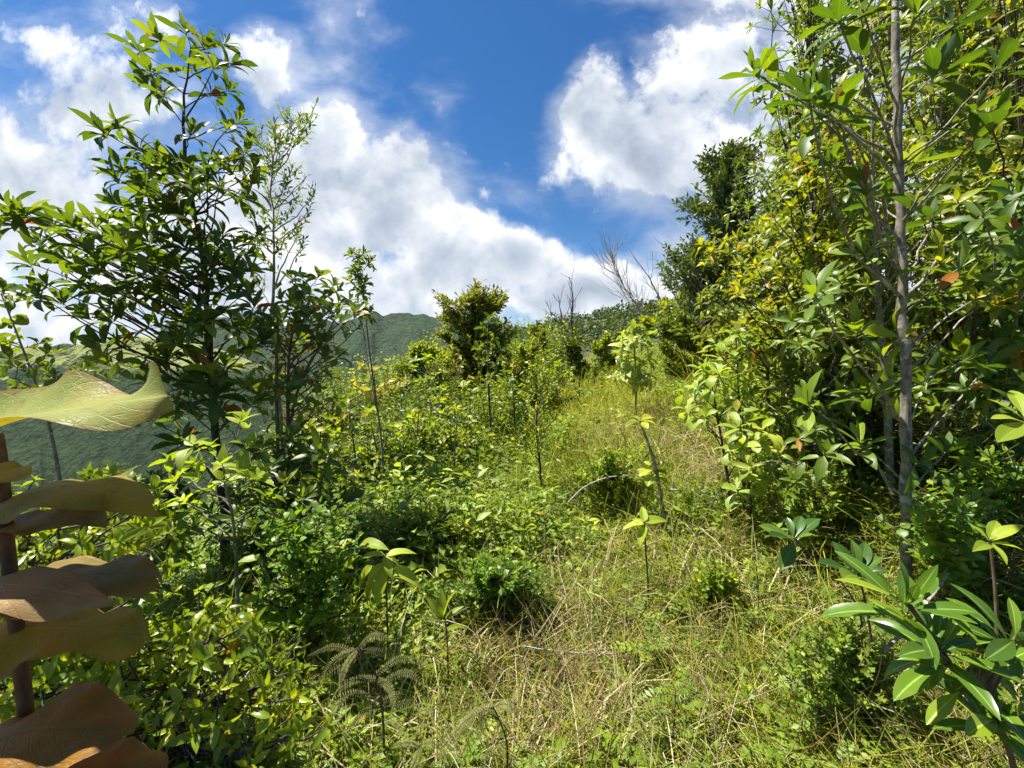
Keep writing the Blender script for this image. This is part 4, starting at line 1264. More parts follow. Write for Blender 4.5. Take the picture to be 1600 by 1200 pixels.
def crown_tree(name, label, cat, base, D, blobs, mat, bark, leaf, ratio, n, seed, tr=.06, twig=.3, nl=12, prof='lance', kind='spray', group=None, side=1, up=.4, length=None, nseg=2, tip_r=.006, clump=.17):
    """A tree or bush seen from farther off: its crown is made of several measured masses (x, y, rx, ry)."""
    gen = np.random.default_rng(seed)
    tips = []
    tot = sum(b[2] * b[3] for b in blobs)
    for bx, by, rx, ry in blobs:
        k = max(5, int(n * rx * ry / tot))
        u = gen.normal(0, 1, (k, 3)); u = unit(u) * (gen.random((k, 1)) ** .45) * gen.lognormal(0, .17, (k, 1))
        u[:, 1] = np.where(u[:, 1] > -.9, u[:, 1], u[:, 1])
        # leaves gather in sprays with gaps between
        c = u[gen.integers(0, k, max(4, k // 9))]
        u = c[gen.integers(0, len(c), k)] + gen.normal(0, clump, (k, 3)) * [1, 1, .7]
        dd = D + u[:, 0] * rx / FPX * D * .9
        tips.append(P(bx + u[:, 1] * rx, by + u[:, 2] * ry, dd))
    tips = np.concatenate(tips)
    tips[:, 2] = np.maximum(tips[:, 2], H(tips[:, 0], tips[:, 1]) + .05)
    bx = sum(b[0] * b[2] * b[3] for b in blobs) / tot
    topy = min(b[1] for b in blobs)
    b = P(base[0], base[1], D)
    b[2] = float(H(b[0], b[1]))
    t = P(bx, topy, D)
    if t[2] < b[2] + .3:
        t[2] = b[2] + .3
    m = b + (t - b) * .5 + gen.normal(0, .04, 3) * np.linalg.norm(t - b)
    spec = dict(n=nl, L=leaf, ratio=ratio, prof=prof, up=up, twig=twig, nseg=nseg)
    if kind == 'spray':
        spec['length'] = length or twig * 1.1
    else:
        spec['nseg'] = 3
    return leafy_plant(name, label, cat, np.stack([b, m, t]), [tr, tr * .75, tr * .2], tips, bark, mat, kind, spec, seed, side=side, rise=.7, fmin=.08, group=group, tip_r=tip_r)


def middle_trees():
    T = crown_tree
    T('vine_mound', 'rounded mound of small vine leaves with a dark hollow beneath in the lower middle', 'bush', (765, 985), 2.15, [(760, 890, 70, 26), (730, 920, 50, 25), (800, 915, 50, 28), (770, 945, 60, 25)], M_vine, M_barkbrown, .034, .42, 190, 421, .012, .13, 12, prof='round', tip_r=.002, clump=.42)
    T('vine_patch', 'low patch of vine leaves beside the arching dead branch', 'bush', (955, 745), 3.6, [(955, 712, 45, 16), (930, 740, 45, 20), (985, 740, 45, 20), (955, 780, 60, 25)], M_weed, M_barkbrown, .042, .42, 170, 422, .012, .15, 12, prof='round', tip_r=.002, clump=.42)
    T('leafy_mound', 'bright leafy mound at the edge of the grass behind the drooping leaf plant', 'bush', (700, 860), 2.9, [(690, 800, 60, 30), (640, 815, 50, 28), (745, 810, 50, 26), (690, 835, 60, 22)], M_weed, M_barkbrown, .05, .30, 170, 423, .014, .16, 12, prof='ovate', tip_r=.002, clump=.42)
    T('leafy_mound', 'small leafy mound in the grass right of the small broad leaf plant', 'bush', (1120, 950), 2.1, [(1100, 900, 40, 18), (1140, 905, 45, 20), (1075, 930, 35, 16)], M_weed, M_barkbrown, .036, .36, 90, 424, .01, .13, 11, prof='ovate', tip_r=.002, clump=.42)
    T('leafy_mound', 'low bright leafy mound around the stems of the two dark rosettes', 'bush', (1330, 1140), 1.4, [(1330, 985, 70, 30), (1290, 1020, 60, 35), (1370, 1020, 60, 35), (1320, 1075, 80, 45)], M_feathergreen, M_barkbrown, .026, .30, 190, 426, .006, .10, 13, prof='ovate', tip_r=.0014, clump=.42)
    T('leafy_mound', 'fresh green leafy mound under the knotty stem', 'bush', (1075, 815), 3.2, [(1075, 775, 40, 16), (1110, 775, 40, 18), (1050, 800, 36, 18), (1090, 820, 50, 20)], M_feathergreen, M_barkbrown, .042, .36, 150, 425, .012, .15, 11, prof='ovate', tip_r=.002, clump=.42)
    T('round_crowned_tree', 'tallest round crowned olive tree in the middle distance below the cloud bank', 'tree', (745, 650), 11, [(738, 462, 48, 24), (786, 468, 14, 22), (715, 500, 46, 16), (762, 520, 48, 34), (700, 545, 44, 12), (690, 522, 18, 8), (772, 562, 44, 36), (735, 590, 55, 32)], M_olive, M_barkdark, .18, .24, 520, 401, .10, .40, 11, up=.2, clump=.24)
    T('grey_green_bush', 'grey green bush of fine leaves left of the round crowned tree', 'bush', (690, 680), 9, [(690, 600, 42, 48), (660, 640, 40, 35), (725, 625, 40, 45)], M_olive, M_barkdark, .075, .2, 260, 402, .05, .3, 14)
    T('yellow_green_bush', 'yellow green leafy bush between the slim sapling and the grey green bush', 'bush', (645, 660), 10, [(640, 600, 45, 30), (670, 570, 32, 25), (690, 550, 30, 18), (655, 540, 14, 22), (620, 640, 40, 30)], M_yel2, M_barkbrown, .15, .25, 240, 403, .05, .35, 10)
    T('low_valley_bush', 'fine leaved dull green bush on the slope right of the young tree', 'bush', (520, 700), 8, [(520, 640, 60, 26), (470, 650, 50, 25), (560, 665, 45, 28)], M_olive, M_barkdark, .07, .2, 220, 404, .04, .3, 13)
    T('leafy_bush', 'bright leafy bush at the foot of the slim sapling', 'bush', (640, 740), 5.2, [(640, 690, 60, 32), (590, 710, 55, 30), (700, 680, 50, 30)], M_weed, M_barkdark, .075, .3, 260, 405, .03, .2, 12, prof='ovate')
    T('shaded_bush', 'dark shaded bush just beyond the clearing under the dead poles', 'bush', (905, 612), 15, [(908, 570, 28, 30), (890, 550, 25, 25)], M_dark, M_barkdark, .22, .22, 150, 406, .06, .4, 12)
    T('brown_green_bush', 'brownish pointed bush right of the round crowned tree', 'bush', (845, 600), 16, [(842, 520, 16, 20), (845, 560, 28, 40)], M_olive, M_barkdark, .17, .2, 190, 407, .06, .4, 13)
    T('sunlit_bush', 'pale sunlit bush between the round crowned tree and the clearing', 'bush', (815, 640), 9, [(815, 560, 24, 40), (800, 610, 30, 35), (850, 620, 30, 26), (880, 610, 24, 20)], M_yel2, M_barkbrown, .085, .26, 260, 408, .04, .25, 12, prof='ovate')
    T('narrow_bush', 'narrow yellowish bush left of the pale leaved sapling', 'bush', (945, 600), 15, [(942, 540, 16, 32), (955, 575, 22, 25), (925, 590, 20, 16)], M_yel2, M_barkbrown, .19, .26, 120, 409, .05, .4, 11)
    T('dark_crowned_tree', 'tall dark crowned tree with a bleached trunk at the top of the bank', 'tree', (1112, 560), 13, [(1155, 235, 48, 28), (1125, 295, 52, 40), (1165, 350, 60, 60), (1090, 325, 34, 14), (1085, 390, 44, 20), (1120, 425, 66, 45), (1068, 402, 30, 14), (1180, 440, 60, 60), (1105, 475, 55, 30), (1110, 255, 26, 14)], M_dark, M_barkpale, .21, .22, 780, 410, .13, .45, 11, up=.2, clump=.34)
    T('hillside_bush', 'leafy bush under the dark crowned tree at the head of the clearing', 'bush', (1090, 570), 10, [(1085, 510, 45, 35), (1040, 500, 30, 26), (1130, 520, 45, 40), (1050, 545, 30, 25)], M_mid, M_barkbrown, .15, .24, 260, 411, .05, .35, 11)
    T('slope_bush', 'small light green bush beside the dead tree on the slope', 'bush', (1040, 520), 18, [(1042, 480, 28, 18), (1068, 470, 26, 22), (1015, 500, 24, 14)], M_yel2, M_barkbrown, .25, .25, 120, 412, .05, .5, 11)


def bare_tree(name, label, pts, D, r, twigs, seed, bark, group=None, spread=.5, tl=(.5, 1.3)):
    gen = np.random.default_rng(seed)
    T = PL(pts, D)
    g0 = ground_pt(T[0])
    if T[0][2] > g0[2]:
        T = np.concatenate([g0[None], T])
    root = thing(name, label, 'dead tree', T[0], group)
    mb = MB()
    K = 24
    C = resample(T, K) ; C[1:] += gen.normal(0, .012 * D / 10, (K - 1, 3))
    tubes(mb, C, np.linspace(r, r * .18, K), 6)
    i = gen.integers(int(K * .35), K - 1, twigs)
    b = C[i]; tg = unit(np.gradient(C, axis=0))[i]
    d = unit(tg + gen.normal(0, spread, (twigs, 3)))
    ln = gen.uniform(*tl, twigs) * D / 12
    tw = MB()
    m = b + d * ln[:, None] * .5 + gen.normal(0, .05, (twigs, 3)) * ln[:, None]
    e = b + d * ln[:, None] + np.array([0, 0, .16]) * ln[:, None]
    tubes(tw, np.stack([b, m, e], 1), np.linspace(.009, .003, 3)[None] * D / 12, 4)
    d2 = unit(d + gen.normal(0, .5, d.shape) + [0, 0, .2])
    tubes(tw, np.stack([m, m + d2 * ln[:, None] * .3, m + d2 * ln[:, None] * .55 + [0, 0, .03]], 1), np.linspace(.006, .0025, 3)[None] * D / 12, 4)
    if twigs <= 8:
        mb.v += tw.v; mb.a += tw.a; mb.q += [q + mb.n for q in tw.q]; mb.n += tw.n
    else:
        tw.build('twigs', bark, root)
    mb.build('trunk', bark, root)
    return root


def dead_trees():
    bare_tree('dead_tree', 'bare dead tree with fine pinkish twigs leaning left on the slope', [(1000, 485), (985, 462), (972, 440), (960, 415), (955, 398)], 24, .055, 46, 501, M_twigpink, spread=.48, tl=(.6, 1.4))
    bare_tree('dead_tree', 'single bare stem leaning left close to the dark crowned tree', [(1034, 475), (1020, 445), (1005, 420), (990, 400)], 22, .07, 14, 502, M_twigpink, spread=.3, tl=(.4, .9))
    bare_tree('dead_pole', 'tallest upright bare pole rising from the dark wood', [(894, 540), (894, 500), (893, 450), (889, 432)], 20, .09, 16, 503, M_barkdark, spread=.5, tl=(.3, .8))
    bare_tree('dead_pole', 'middle bare pole with a crooked top in the dark wood', [(879, 540), (877, 500), (873, 462)], 20, .07, 12, 504, M_barkdark, spread=.5, tl=(.3, .7))
    bare_tree('dead_pole', 'shortest and thinnest bare pole at the left of the dark wood poles', [(866, 530), (862, 500), (855, 472)], 21, .05, 6, 505, M_barkdark, spread=.4, tl=(.3, .6))
    bare_tree('dead_pole', 'thin bare pole standing before the dark crowned tree', [(1057, 450), (1053, 420), (1049, 395)], 16, .05, 6, 506, M_twigpink, spread=.4, tl=(.4, .9))


def right_bank():
    g = np.random.default_rng(204)
    # the grey trunk close by
    trunk = PL([(1418, 930), (1416, 860), (1415, 700), (1413, 560), (1410, 420), (1408, 330), (1403, 200), (1400, 90), (1397, 0), (1392, -140)], 1.9)
    spots = [(1182, 108), (1200, 98), (1212, 128), (1240, 135), (1262, 150), (1290, 165), (1318, 175), (1345, 290), (1372, 312), (1430, 252), (1515, 165), (1555, 195), (1530, 215), (1305, 18), (1345, 12), (1425, 15), (1500, 35), (1560, 100), (1470, 110), (1270, 452),
             (1332, 522), (1350, 612), (1388, 605), (1450, 592), (1500, 565), (1545, 560), (1262, 625), (1342, 695), (1442, 722), (1480, 702), (1500, 420), (1460, 340), (1345, 400), (1290, 250), (1580, 300), (1520, 480), (1400, 520), (1590, 430)]
    root = leafy_plant('grey_barked_tree', 'nearest tree with a straight grey trunk and large whorled leaves on the right', 'tree', trunk, [.0225, .0215, .0205, .020, .019, .018, .0165, .015, .012, .009],
                       px_cloud(spots, 1.85, .34, g, 4, 4), M_bark, M_hero, 'rosette', dict(n=9, L=.185, ratio=.155, prof='obov', nseg=7, up=.7, spread=(.2, 1.5), droop=(.1, .9)), 601, side=0, rise=.75, fmin=.12, sides=14, tip_r=.0032, br=.0055, knots=.05, jitter=.004)
    leafy_plant('grey_stemmed_sapling', 'second pale grey stem close behind the nearest grey trunk', 'sapling', PL([(1398, 900), (1392, 760), (1385, 620), (1372, 470), (1366, 330), (1362, 180)], 2.6), [.026, .024, .022, .018, .012, .005],
                px_fill(1290, 1480, 120, 620, 44, 2.6, .4, g), M_bark, M_mid, 'rosette', dict(n=8, L=.13, ratio=.17, up=.6), 602, side=0, rise=.8, fmin=.3)
    # yellow green sapling
    def tri(x, y):
        return (x > 1290 - (y - 120) * .42) | (y > 420)
    leafy_plant('yellow_green_sapling', 'yellow green sapling with a thin dark stem left of the nearest grey trunk', 'sapling', PL([(1268, 700), (1266, 560), (1270, 400), (1276, 280), (1285, 180), (1290, 120)], 3.1), [.017, .015, .013, .010, .006, .003],
                px_fill(1150, 1350, 150, 560, 150, 3.1, .5, g, tri), M_barkdark, M_yel, 'rosette', dict(n=9, L=.105, ratio=.17, prof='lance', up=.5, spread=(.25, 1.6)), 603, side=1, rise=.55, fmin=.2)
    leafy_plant('low_yellow_sapling', 'lower yellow green sapling spreading under the dark crowned tree', 'sapling', PL([(1200, 640), (1198, 540), (1195, 450), (1200, 380)], 4.2), [.018, .015, .011, .004],
                px_fill(1090, 1290, 350, 560, 110, 4.2, .5, g), M_barkdark, M_yel, 'rosette', dict(n=9, L=.12, ratio=.17, prof='lance', up=.5), 604, side=1, rise=.5, fmin=.15)
    cols = [
        ('tall_leafy_tree', 'tall fine leaved tree whose top leans out against the white cloud', (1222, 640), 6.0, 1270, -90, 560, 100, 230, M_mid, 180, .13),
        ('tall_leafy_tree', 'fine leaved bank tree standing directly behind the nearest grey trunk', (1385, 700), 5.4, 1390, -160, 560, 105, 250, M_yelmid, 200, .12),
        ('tall_leafy_tree', 'dense yellow green bank tree filling the upper right corner', (1500, 720), 4.6, 1510, -200, 520, 110, 270, M_yel, 210, .12),
        ('tall_leafy_tree', 'shady bank tree at the right edge with dark lower leaves', (1585, 760), 4.0, 1600, -160, 600, 110, 240, M_mid, 200, .12),
        ('bank_sapling', 'densely leaved sapling in the middle of the bank right of the yellow sapling', (1335, 720), 4.0, 1335, 180, 640, 80, 0, M_yelmid, 130, .115),
        ('bank_sapling', 'bushy sapling low on the bank left of the grey trunk', (1300, 760), 3.1, 1290, 430, 740, 95, 0, M_mid, 110, .11),
        ('bank_sapling', 'sunlit sapling on the bank right of the nearest grey trunk', (1490, 740), 3.1, 1495, 240, 640, 80, 0, M_yelmid, 100, .12),
        ('bank_sapling', 'dark leaved sapling by the right edge above the narrow leaved bush', (1580, 780), 2.6, 1585, 300, 640, 60, 0, M_hero, 50, .15),
        ('bank_sapling', 'fine leaved yellow green sapling at the right edge behind the large bright leaves', (1575, 760), 3.3, 1570, -60, 520, 80, 0, M_yel, 130, .10),
        ('bank_sapling', 'fine leaved sapling whose top shows between the grey trunk and the right edge', (1475, 740), 3.6, 1475, -40, 420, 70, 0, M_yelmid, 110, .10),
        ('tall_leafy_tree', 'farther bank tree showing between the yellow sapling and the dark crowned tree', (1235, 610), 8.0, 1225, 200, 560, 75, 0, M_mid, 170, .15),
    ]
    for i, (nm, lb, b, D, cx, y0, y1, rx, dx, mt, n, L) in enumerate(cols):
        n = int(n * 1.6)
        x = g.normal(0, .5, n * 2).clip(-1.25, 1.25) * rx + cx
        y = g.uniform(y0, y1, n * 2)
        # crowns narrow towards the top
        w = S((y - y0 + 60) / 260) * .45 + .55
        x = cx + (x - cx) * w
        tips = P(x[:n], y[:n], D + g.normal(0, .16, n) * D)
        tips[:, 2] = np.maximum(tips[:, 2], H(tips[:, 0], tips[:, 1]) + .25)
        leafy_plant(nm, lb, 'tree' if 'tree' in nm else 'sapling', PL([b, ((b[0] + cx) / 2, (b[1] + y0) / 2 + 80), (cx, y0 + 30)], D), [.036 * D / 5, .024 * D / 5, .005], tips, M_bark if i % 2 else M_barkdark, mt, 'rosette',
                    dict(n=9, L=L * (.96 + .03 * D), ratio=.16, prof='lance', up=.45, spread=(.25, 1.7), nseg=4), 610 + i, side=1, br=.005, rise=.38, fmin=.12)
    # bare stems in the shade of the bank
    for i, (x0, y0, x1, y1, D) in enumerate([(1450, 700, 1442, 300, 3.6), (1530, 720, 1515, 330, 3.8), (1560, 700, 1566, 300, 4.2), (1325, 700, 1318, 380, 3.9), (1475, 690, 1490, 380, 4.4), (1235, 620, 1228, 380, 4.6)]):
        bare_tree('bare_stem', ['thin bare stem right of the nearest grey trunk', 'bare stem deep in the shade of the bank at the right', 'leaning bare stem nearest the right edge of the bank', 'thin bare stem left of the second grey stem',
                                'straight bare stem between the sunlit sapling and the shady bank tree', 'thin bare stem behind the low yellow sapling'][i], [(x0, y0), ((x0 + x1) / 2 + 4, (y0 + y1) / 2), (x1, y1)], D, .014, 8, 640 + i, M_bark, spread=.5, tl=(.6, 1.4))
    # undershrubs
    under = [
        ('narrow_leaved_bush', 'bush of pale narrow leaves at the foot of the bank behind the grey trunk', (1440, 1600, 590, 720), 2.7, 110, M_palegrey, dict(n=12, L=.12, ratio=.075, prof='lance', length=.2, up=.5), 'spray'),
        ('small_leaved_bush', 'small leaved bush in the shade low on the bank left of the grey trunk', (1200, 1400, 560, 760), 3.2, 150, M_mid, dict(n=12, L=.075, ratio=.2, prof='lance', length=.22, up=.3), 'spray'),
        ('small_leaved_bush', 'small leaved bush low on the bank at the right edge', (1470, 1680, 680, 860), 2.3, 110, M_vine, dict(n=12, L=.055, ratio=.36, prof='ovate', length=.2, up=.3), 'spray'),
        ('creeping_bush', 'round leaved creeper over dead stalks right of the grey trunk base', (1420, 1560, 760, 880), 1.8, 70, M_vine, dict(n=10, L=.042, ratio=.46, prof='round', length=.2, up=.4), 'spray'),
        ('mixed_bush', 'leafy bush behind the big leaved saplings at the foot of the bank', (1130, 1290, 620, 800), 4.0, 120, M_mid, dict(n=11, L=.085, ratio=.22, prof='lance', length=.25), 'spray'),
        ('white_flowered_bush', 'low green bush under the bank near the small white flowers', (1210, 1330, 720, 830), 2.5, 70, M_feathergreen, dict(n=11, L=.045, ratio=.35, prof='ovate', length=.18), 'spray'),
    ]
    for i, (nm, lb, (x0, x1, y0, y1), D, n, mt, spec, kind) in enumerate(under):
        tips = px_fill(x0, x1, y0, y1, n, D, .35, g)
        tips[:, 2] = np.maximum(tips[:, 2], H(tips[:, 0], tips[:, 1]) + .08)
        b = P((x0 + x1) / 2, y1, D); b[2] = float(H(b[0], b[1]))
        t = P((x0 + x1) / 2, y0 + 10, D); t[2] = max(t[2], b[2] + .25)
        leafy_plant(nm, lb, 'bush', np.stack([b, (b + t) / 2 + [.02, 0, 0], t]), [.012, .009, .004], tips, M_barkbrown, mt, kind, spec, 660 + i, side=1, rise=.7, fmin=.03)


def near_right():
    g = np.random.default_rng(205)
    D = .95
    lv = [((1419, 945), (1308, 908), 0, .06), ((1414, 942), (1402, 874), 0, .03), ((1418, 942), (1446, 918), 0, .04), ((1424, 945), (1446, 976), 0, -.03),
          ((1455, 1009), (1360, 938), -.02, .06), ((1458, 1009), (1384, 955), -.02, -.03), ((1465, 1006), (1472, 955), -.02, .04), ((1468, 1020), (1406, 1026), -.03, -.08), ((1465, 1043), (1399, 1094), -.03, -.08),
          ((1478, 1023), (1602, 1072), -.02, -.08), ((1536, 1013), (1480, 960), 0, .06), ((1570, 999), (1474, 941), 0, .05), ((1586, 996), (1576, 936), 0, .05), ((1509, 1067), (1564, 1114), -.03, -.08), ((1536, 1020), (1596, 1034), 0, -.03), ((1465, 1020), (1522, 1004), -.02, .0),
          ((1590, 1000), (1640, 950), 0, .05), ((1590, 1010), (1660, 1030), 0, 0), ((1585, 1000), (1540, 1030), 0, -.06), ((1470, 1012), (1500, 968), 0, .09), ((1460, 1010), (1430, 960), 0, .12), ((1500, 1080), (1450, 1130), -.02, -.05), ((1590, 1005), (1610, 960), .02, .1),
          ((1560, 1130), (1600, 1175), -.04, -.1), ((1555, 1125), (1510, 1150), -.04, -.1)]
    explicit_plant('glossy_leaved_sapling', 'nearest sapling with thick glossy leaves in the bottom right corner', 'sapling', PL([(1590, 1230), (1560, 1130), (1510, 1065), (1470, 1022)], D), [.0075, .007, .006, .005],
                   lv, D, .125, M_gloss, M_barkbrown, 'obov', droop=.5, seed=21, nseg=10, fold=.28, ripple=.05,
                   whorls=[(1420, 945, .97), (1466, 1012, .97), (1588, 1002, .97), (1556, 1128, .93), (1520, 1060, 1.0), (1600, 1090, 1.0)],
                   extra=[PL([(1490, 1045), (1450, 990), (1420, 945)], D), PL([(1540, 1100), (1560, 1040), (1588, 1000)], D)])
    D = 1.45
    lv = [((1240, 842), (1188, 822), 0, .05), ((1240, 840), (1230, 810), 0, .05), ((1242, 840), (1252, 808), 0, .06), ((1243, 842), (1278, 812), 0, .03), ((1240, 845), (1204, 838), 0, -.05), ((1242, 846), (1220, 890), 0, -.06), ((1243, 843), (1270, 836), 0, -.05)]
    explicit_plant('dark_rosette_sapling', 'small dark glossy rosette on a slanting stem low in the grass', 'sapling', PL([(1330, 930), (1290, 885), (1242, 848)], D), [.0035, .003, .0025], lv, D, .19, M_deep2, M_barkbrown, 'obov', droop=.4, seed=22, nseg=8)
    lv = [((1342, 900), (1280, 880), 0, .0), ((1340, 898), (1302, 848), 0, .05), ((1340, 896), (1330, 845), 0, .05), ((1343, 896), (1352, 850), 0, .07), ((1344, 898), (1378, 872), 0, .02), ((1345, 900), (1388, 892), 0, -.03), ((1342, 902), (1318, 905), 0, -.1), ((1343, 902), (1362, 915), 0, -.1)]
    explicit_plant('shaded_rosette_sapling', 'larger dark green rosette in the shade left of the grey trunk base', 'sapling', PL([(1360, 990), (1350, 930), (1342, 902)], 1.35), [.004, .004, .003], lv, 1.35, .17, M_deep2, M_barkdark, 'obov', droop=.5, seed=23, nseg=8)
    lv = [((1600, 655), (1545, 625), 0, .06), ((1600, 660), (1550, 655), 0, 0), ((1602, 660), (1560, 690), 0, -.05), ((1600, 652), (1580, 612), 0, .08), ((1604, 655), (1640, 620), 0, .05), ((1604, 660), (1650, 665), 0, 0)]
    explicit_plant('edge_sapling', 'bright broad leaves of a sapling cut by the right edge halfway up', 'sapling', PL([(1615, 900), (1612, 780), (1602, 660)], 1.25), [.008, .007, .005], lv, 1.25, .17, M_lime, M_barkdark, 'obov', droop=.5, seed=24)
    lv = [((1545, 845), (1512, 818), 0, .04), ((1548, 845), (1600, 822), 0, 0), ((1548, 848), (1598, 860), 0, -.04), ((1545, 850), (1520, 862), 0, -.04), ((1546, 843), (1556, 815), 0, .06), ((1548, 850), (1572, 882), 0, -.06)]
    explicit_plant('leafy_seedling', 'leafy seedling with long bright leaves right of the grey trunk base', 'plant', PL([(1556, 940), (1552, 890), (1547, 848)], 1.3), [.006, .005, .004], lv, 1.3, .16, M_lime, M_barkbrown, 'lance', droop=.6, seed=25)


def feather_plant(name, label, stem, sr, fronds, D, mat, pinn, lf, seed, bark, sub=True):
    """A plant with feather leaves: each frond a rib with pairs of leaflets (or of pinnae carrying leaflets)."""
    gen = np.random.default_rng(seed)
    g0 = ground_pt(stem[0])
    if stem[0][2] > g0[2] + .02:
        stem = np.concatenate([g0[None], stem]); sr = [sr[0]] + list(sr)
    root = thing(name, label, 'plant', stem[0])
    mb = MB(); K = 14
    T = resample(stem, K)
    tubes(mb, T, np.interp(np.linspace(0, 1, K), np.linspace(0, 1, len(sr)), sr), 6)
    lb = MB()
    for (b, m, t, d0, d1) in fronds:
        pts = resample(np.stack([P(*b, D + d0), P(*m, D + (d0 + d1) / 2), P(*t, D + d1)]), 24)
        i = np.argmin(np.linalg.norm(T - pts[0], axis=1))
        tubes(mb, np.stack([T[max(i - 1, 0)], (T[i] + pts[0]) / 2, pts[0]]), np.array([.0018, .0016, .0014]), 4)
        tubes(mb, pts, np.linspace(.0016, .0005, 24), 4)
        tg = unit(np.gradient(pts, axis=0))
        up = unit(np.array([0, -.55, 1.0]) + gen.normal(0, .15, 3))
        sd_ = unit(np.cross(tg, up))
        nrm = np.cross(sd_, tg)
        ln = np.linalg.norm(pts[-1] - pts[0])

        def comb(c, tgc, sdc, nc, count, l0, k0=.0):
            u = np.linspace(.04, .98, count)
            cc = np.stack([np.interp(u, np.linspace(0, 1, len(c)), c[:, a]) for a in range(3)], 1)
            tt = np.stack([np.interp(u, np.linspace(0, 1, len(c)), tgc[:, a]) for a in range(3)], 1)
            s2 = np.stack([np.interp(u, np.linspace(0, 1, len(c)), sdc[:, a]) for a in range(3)], 1)
            n2 = np.stack([np.interp(u, np.linspace(0, 1, len(c)), nc[:, a]) for a in range(3)], 1)
            prof = np.sin(np.pi * (u * .8 + .17)) ** .6
            for sgn in (-1, 1):
                d = unit(s2 * sgn + tt * .42 - n2 * .12 + gen.normal(0, .06, s2.shape))
                l = l0 * prof * gen.uniform(.9, 1.1, count)
                leaves(lb, cc, d, n2, l, l * (.12 if mat == M_fern else .2), .25, .1, gen.random(count) * .5 + .4 * gen.random(), 2, 'strap' if mat == M_fern else 'round', gen=gen)
        if sub:
            for u in np.linspace(.12, .95, pinn):
                k = int(u * 23)
                l = ln * .34 * math.sin(math.pi * (u * .75 + .2)) ** .7
                for sgn in (-1, 1):
                    dv = unit(sd_[k] * sgn + tg[k] * .55 + gen.normal(0, .08, 3))
                    c = np.stack([pts[k] + dv * l * q + np.array([0, 0, -.18]) * l * q * q for q in np.linspace(0, 1, 8)])
                    tubes(mb, c, np.linspace(.0008, .0004, 8), 3)
                    tgc = unit(np.gradient(c, axis=0)); sdc = unit(np.cross(tgc, nrm[k])); nc = np.cross(sdc, tgc)
                    comb(c, tgc, sdc, nc, 16, lf)
        else:
            comb(pts, tg, sd_, nrm, pinn, lf)
    mb.build('stem', bark, root)
    lb.build('foliage', mat, root)
    return root


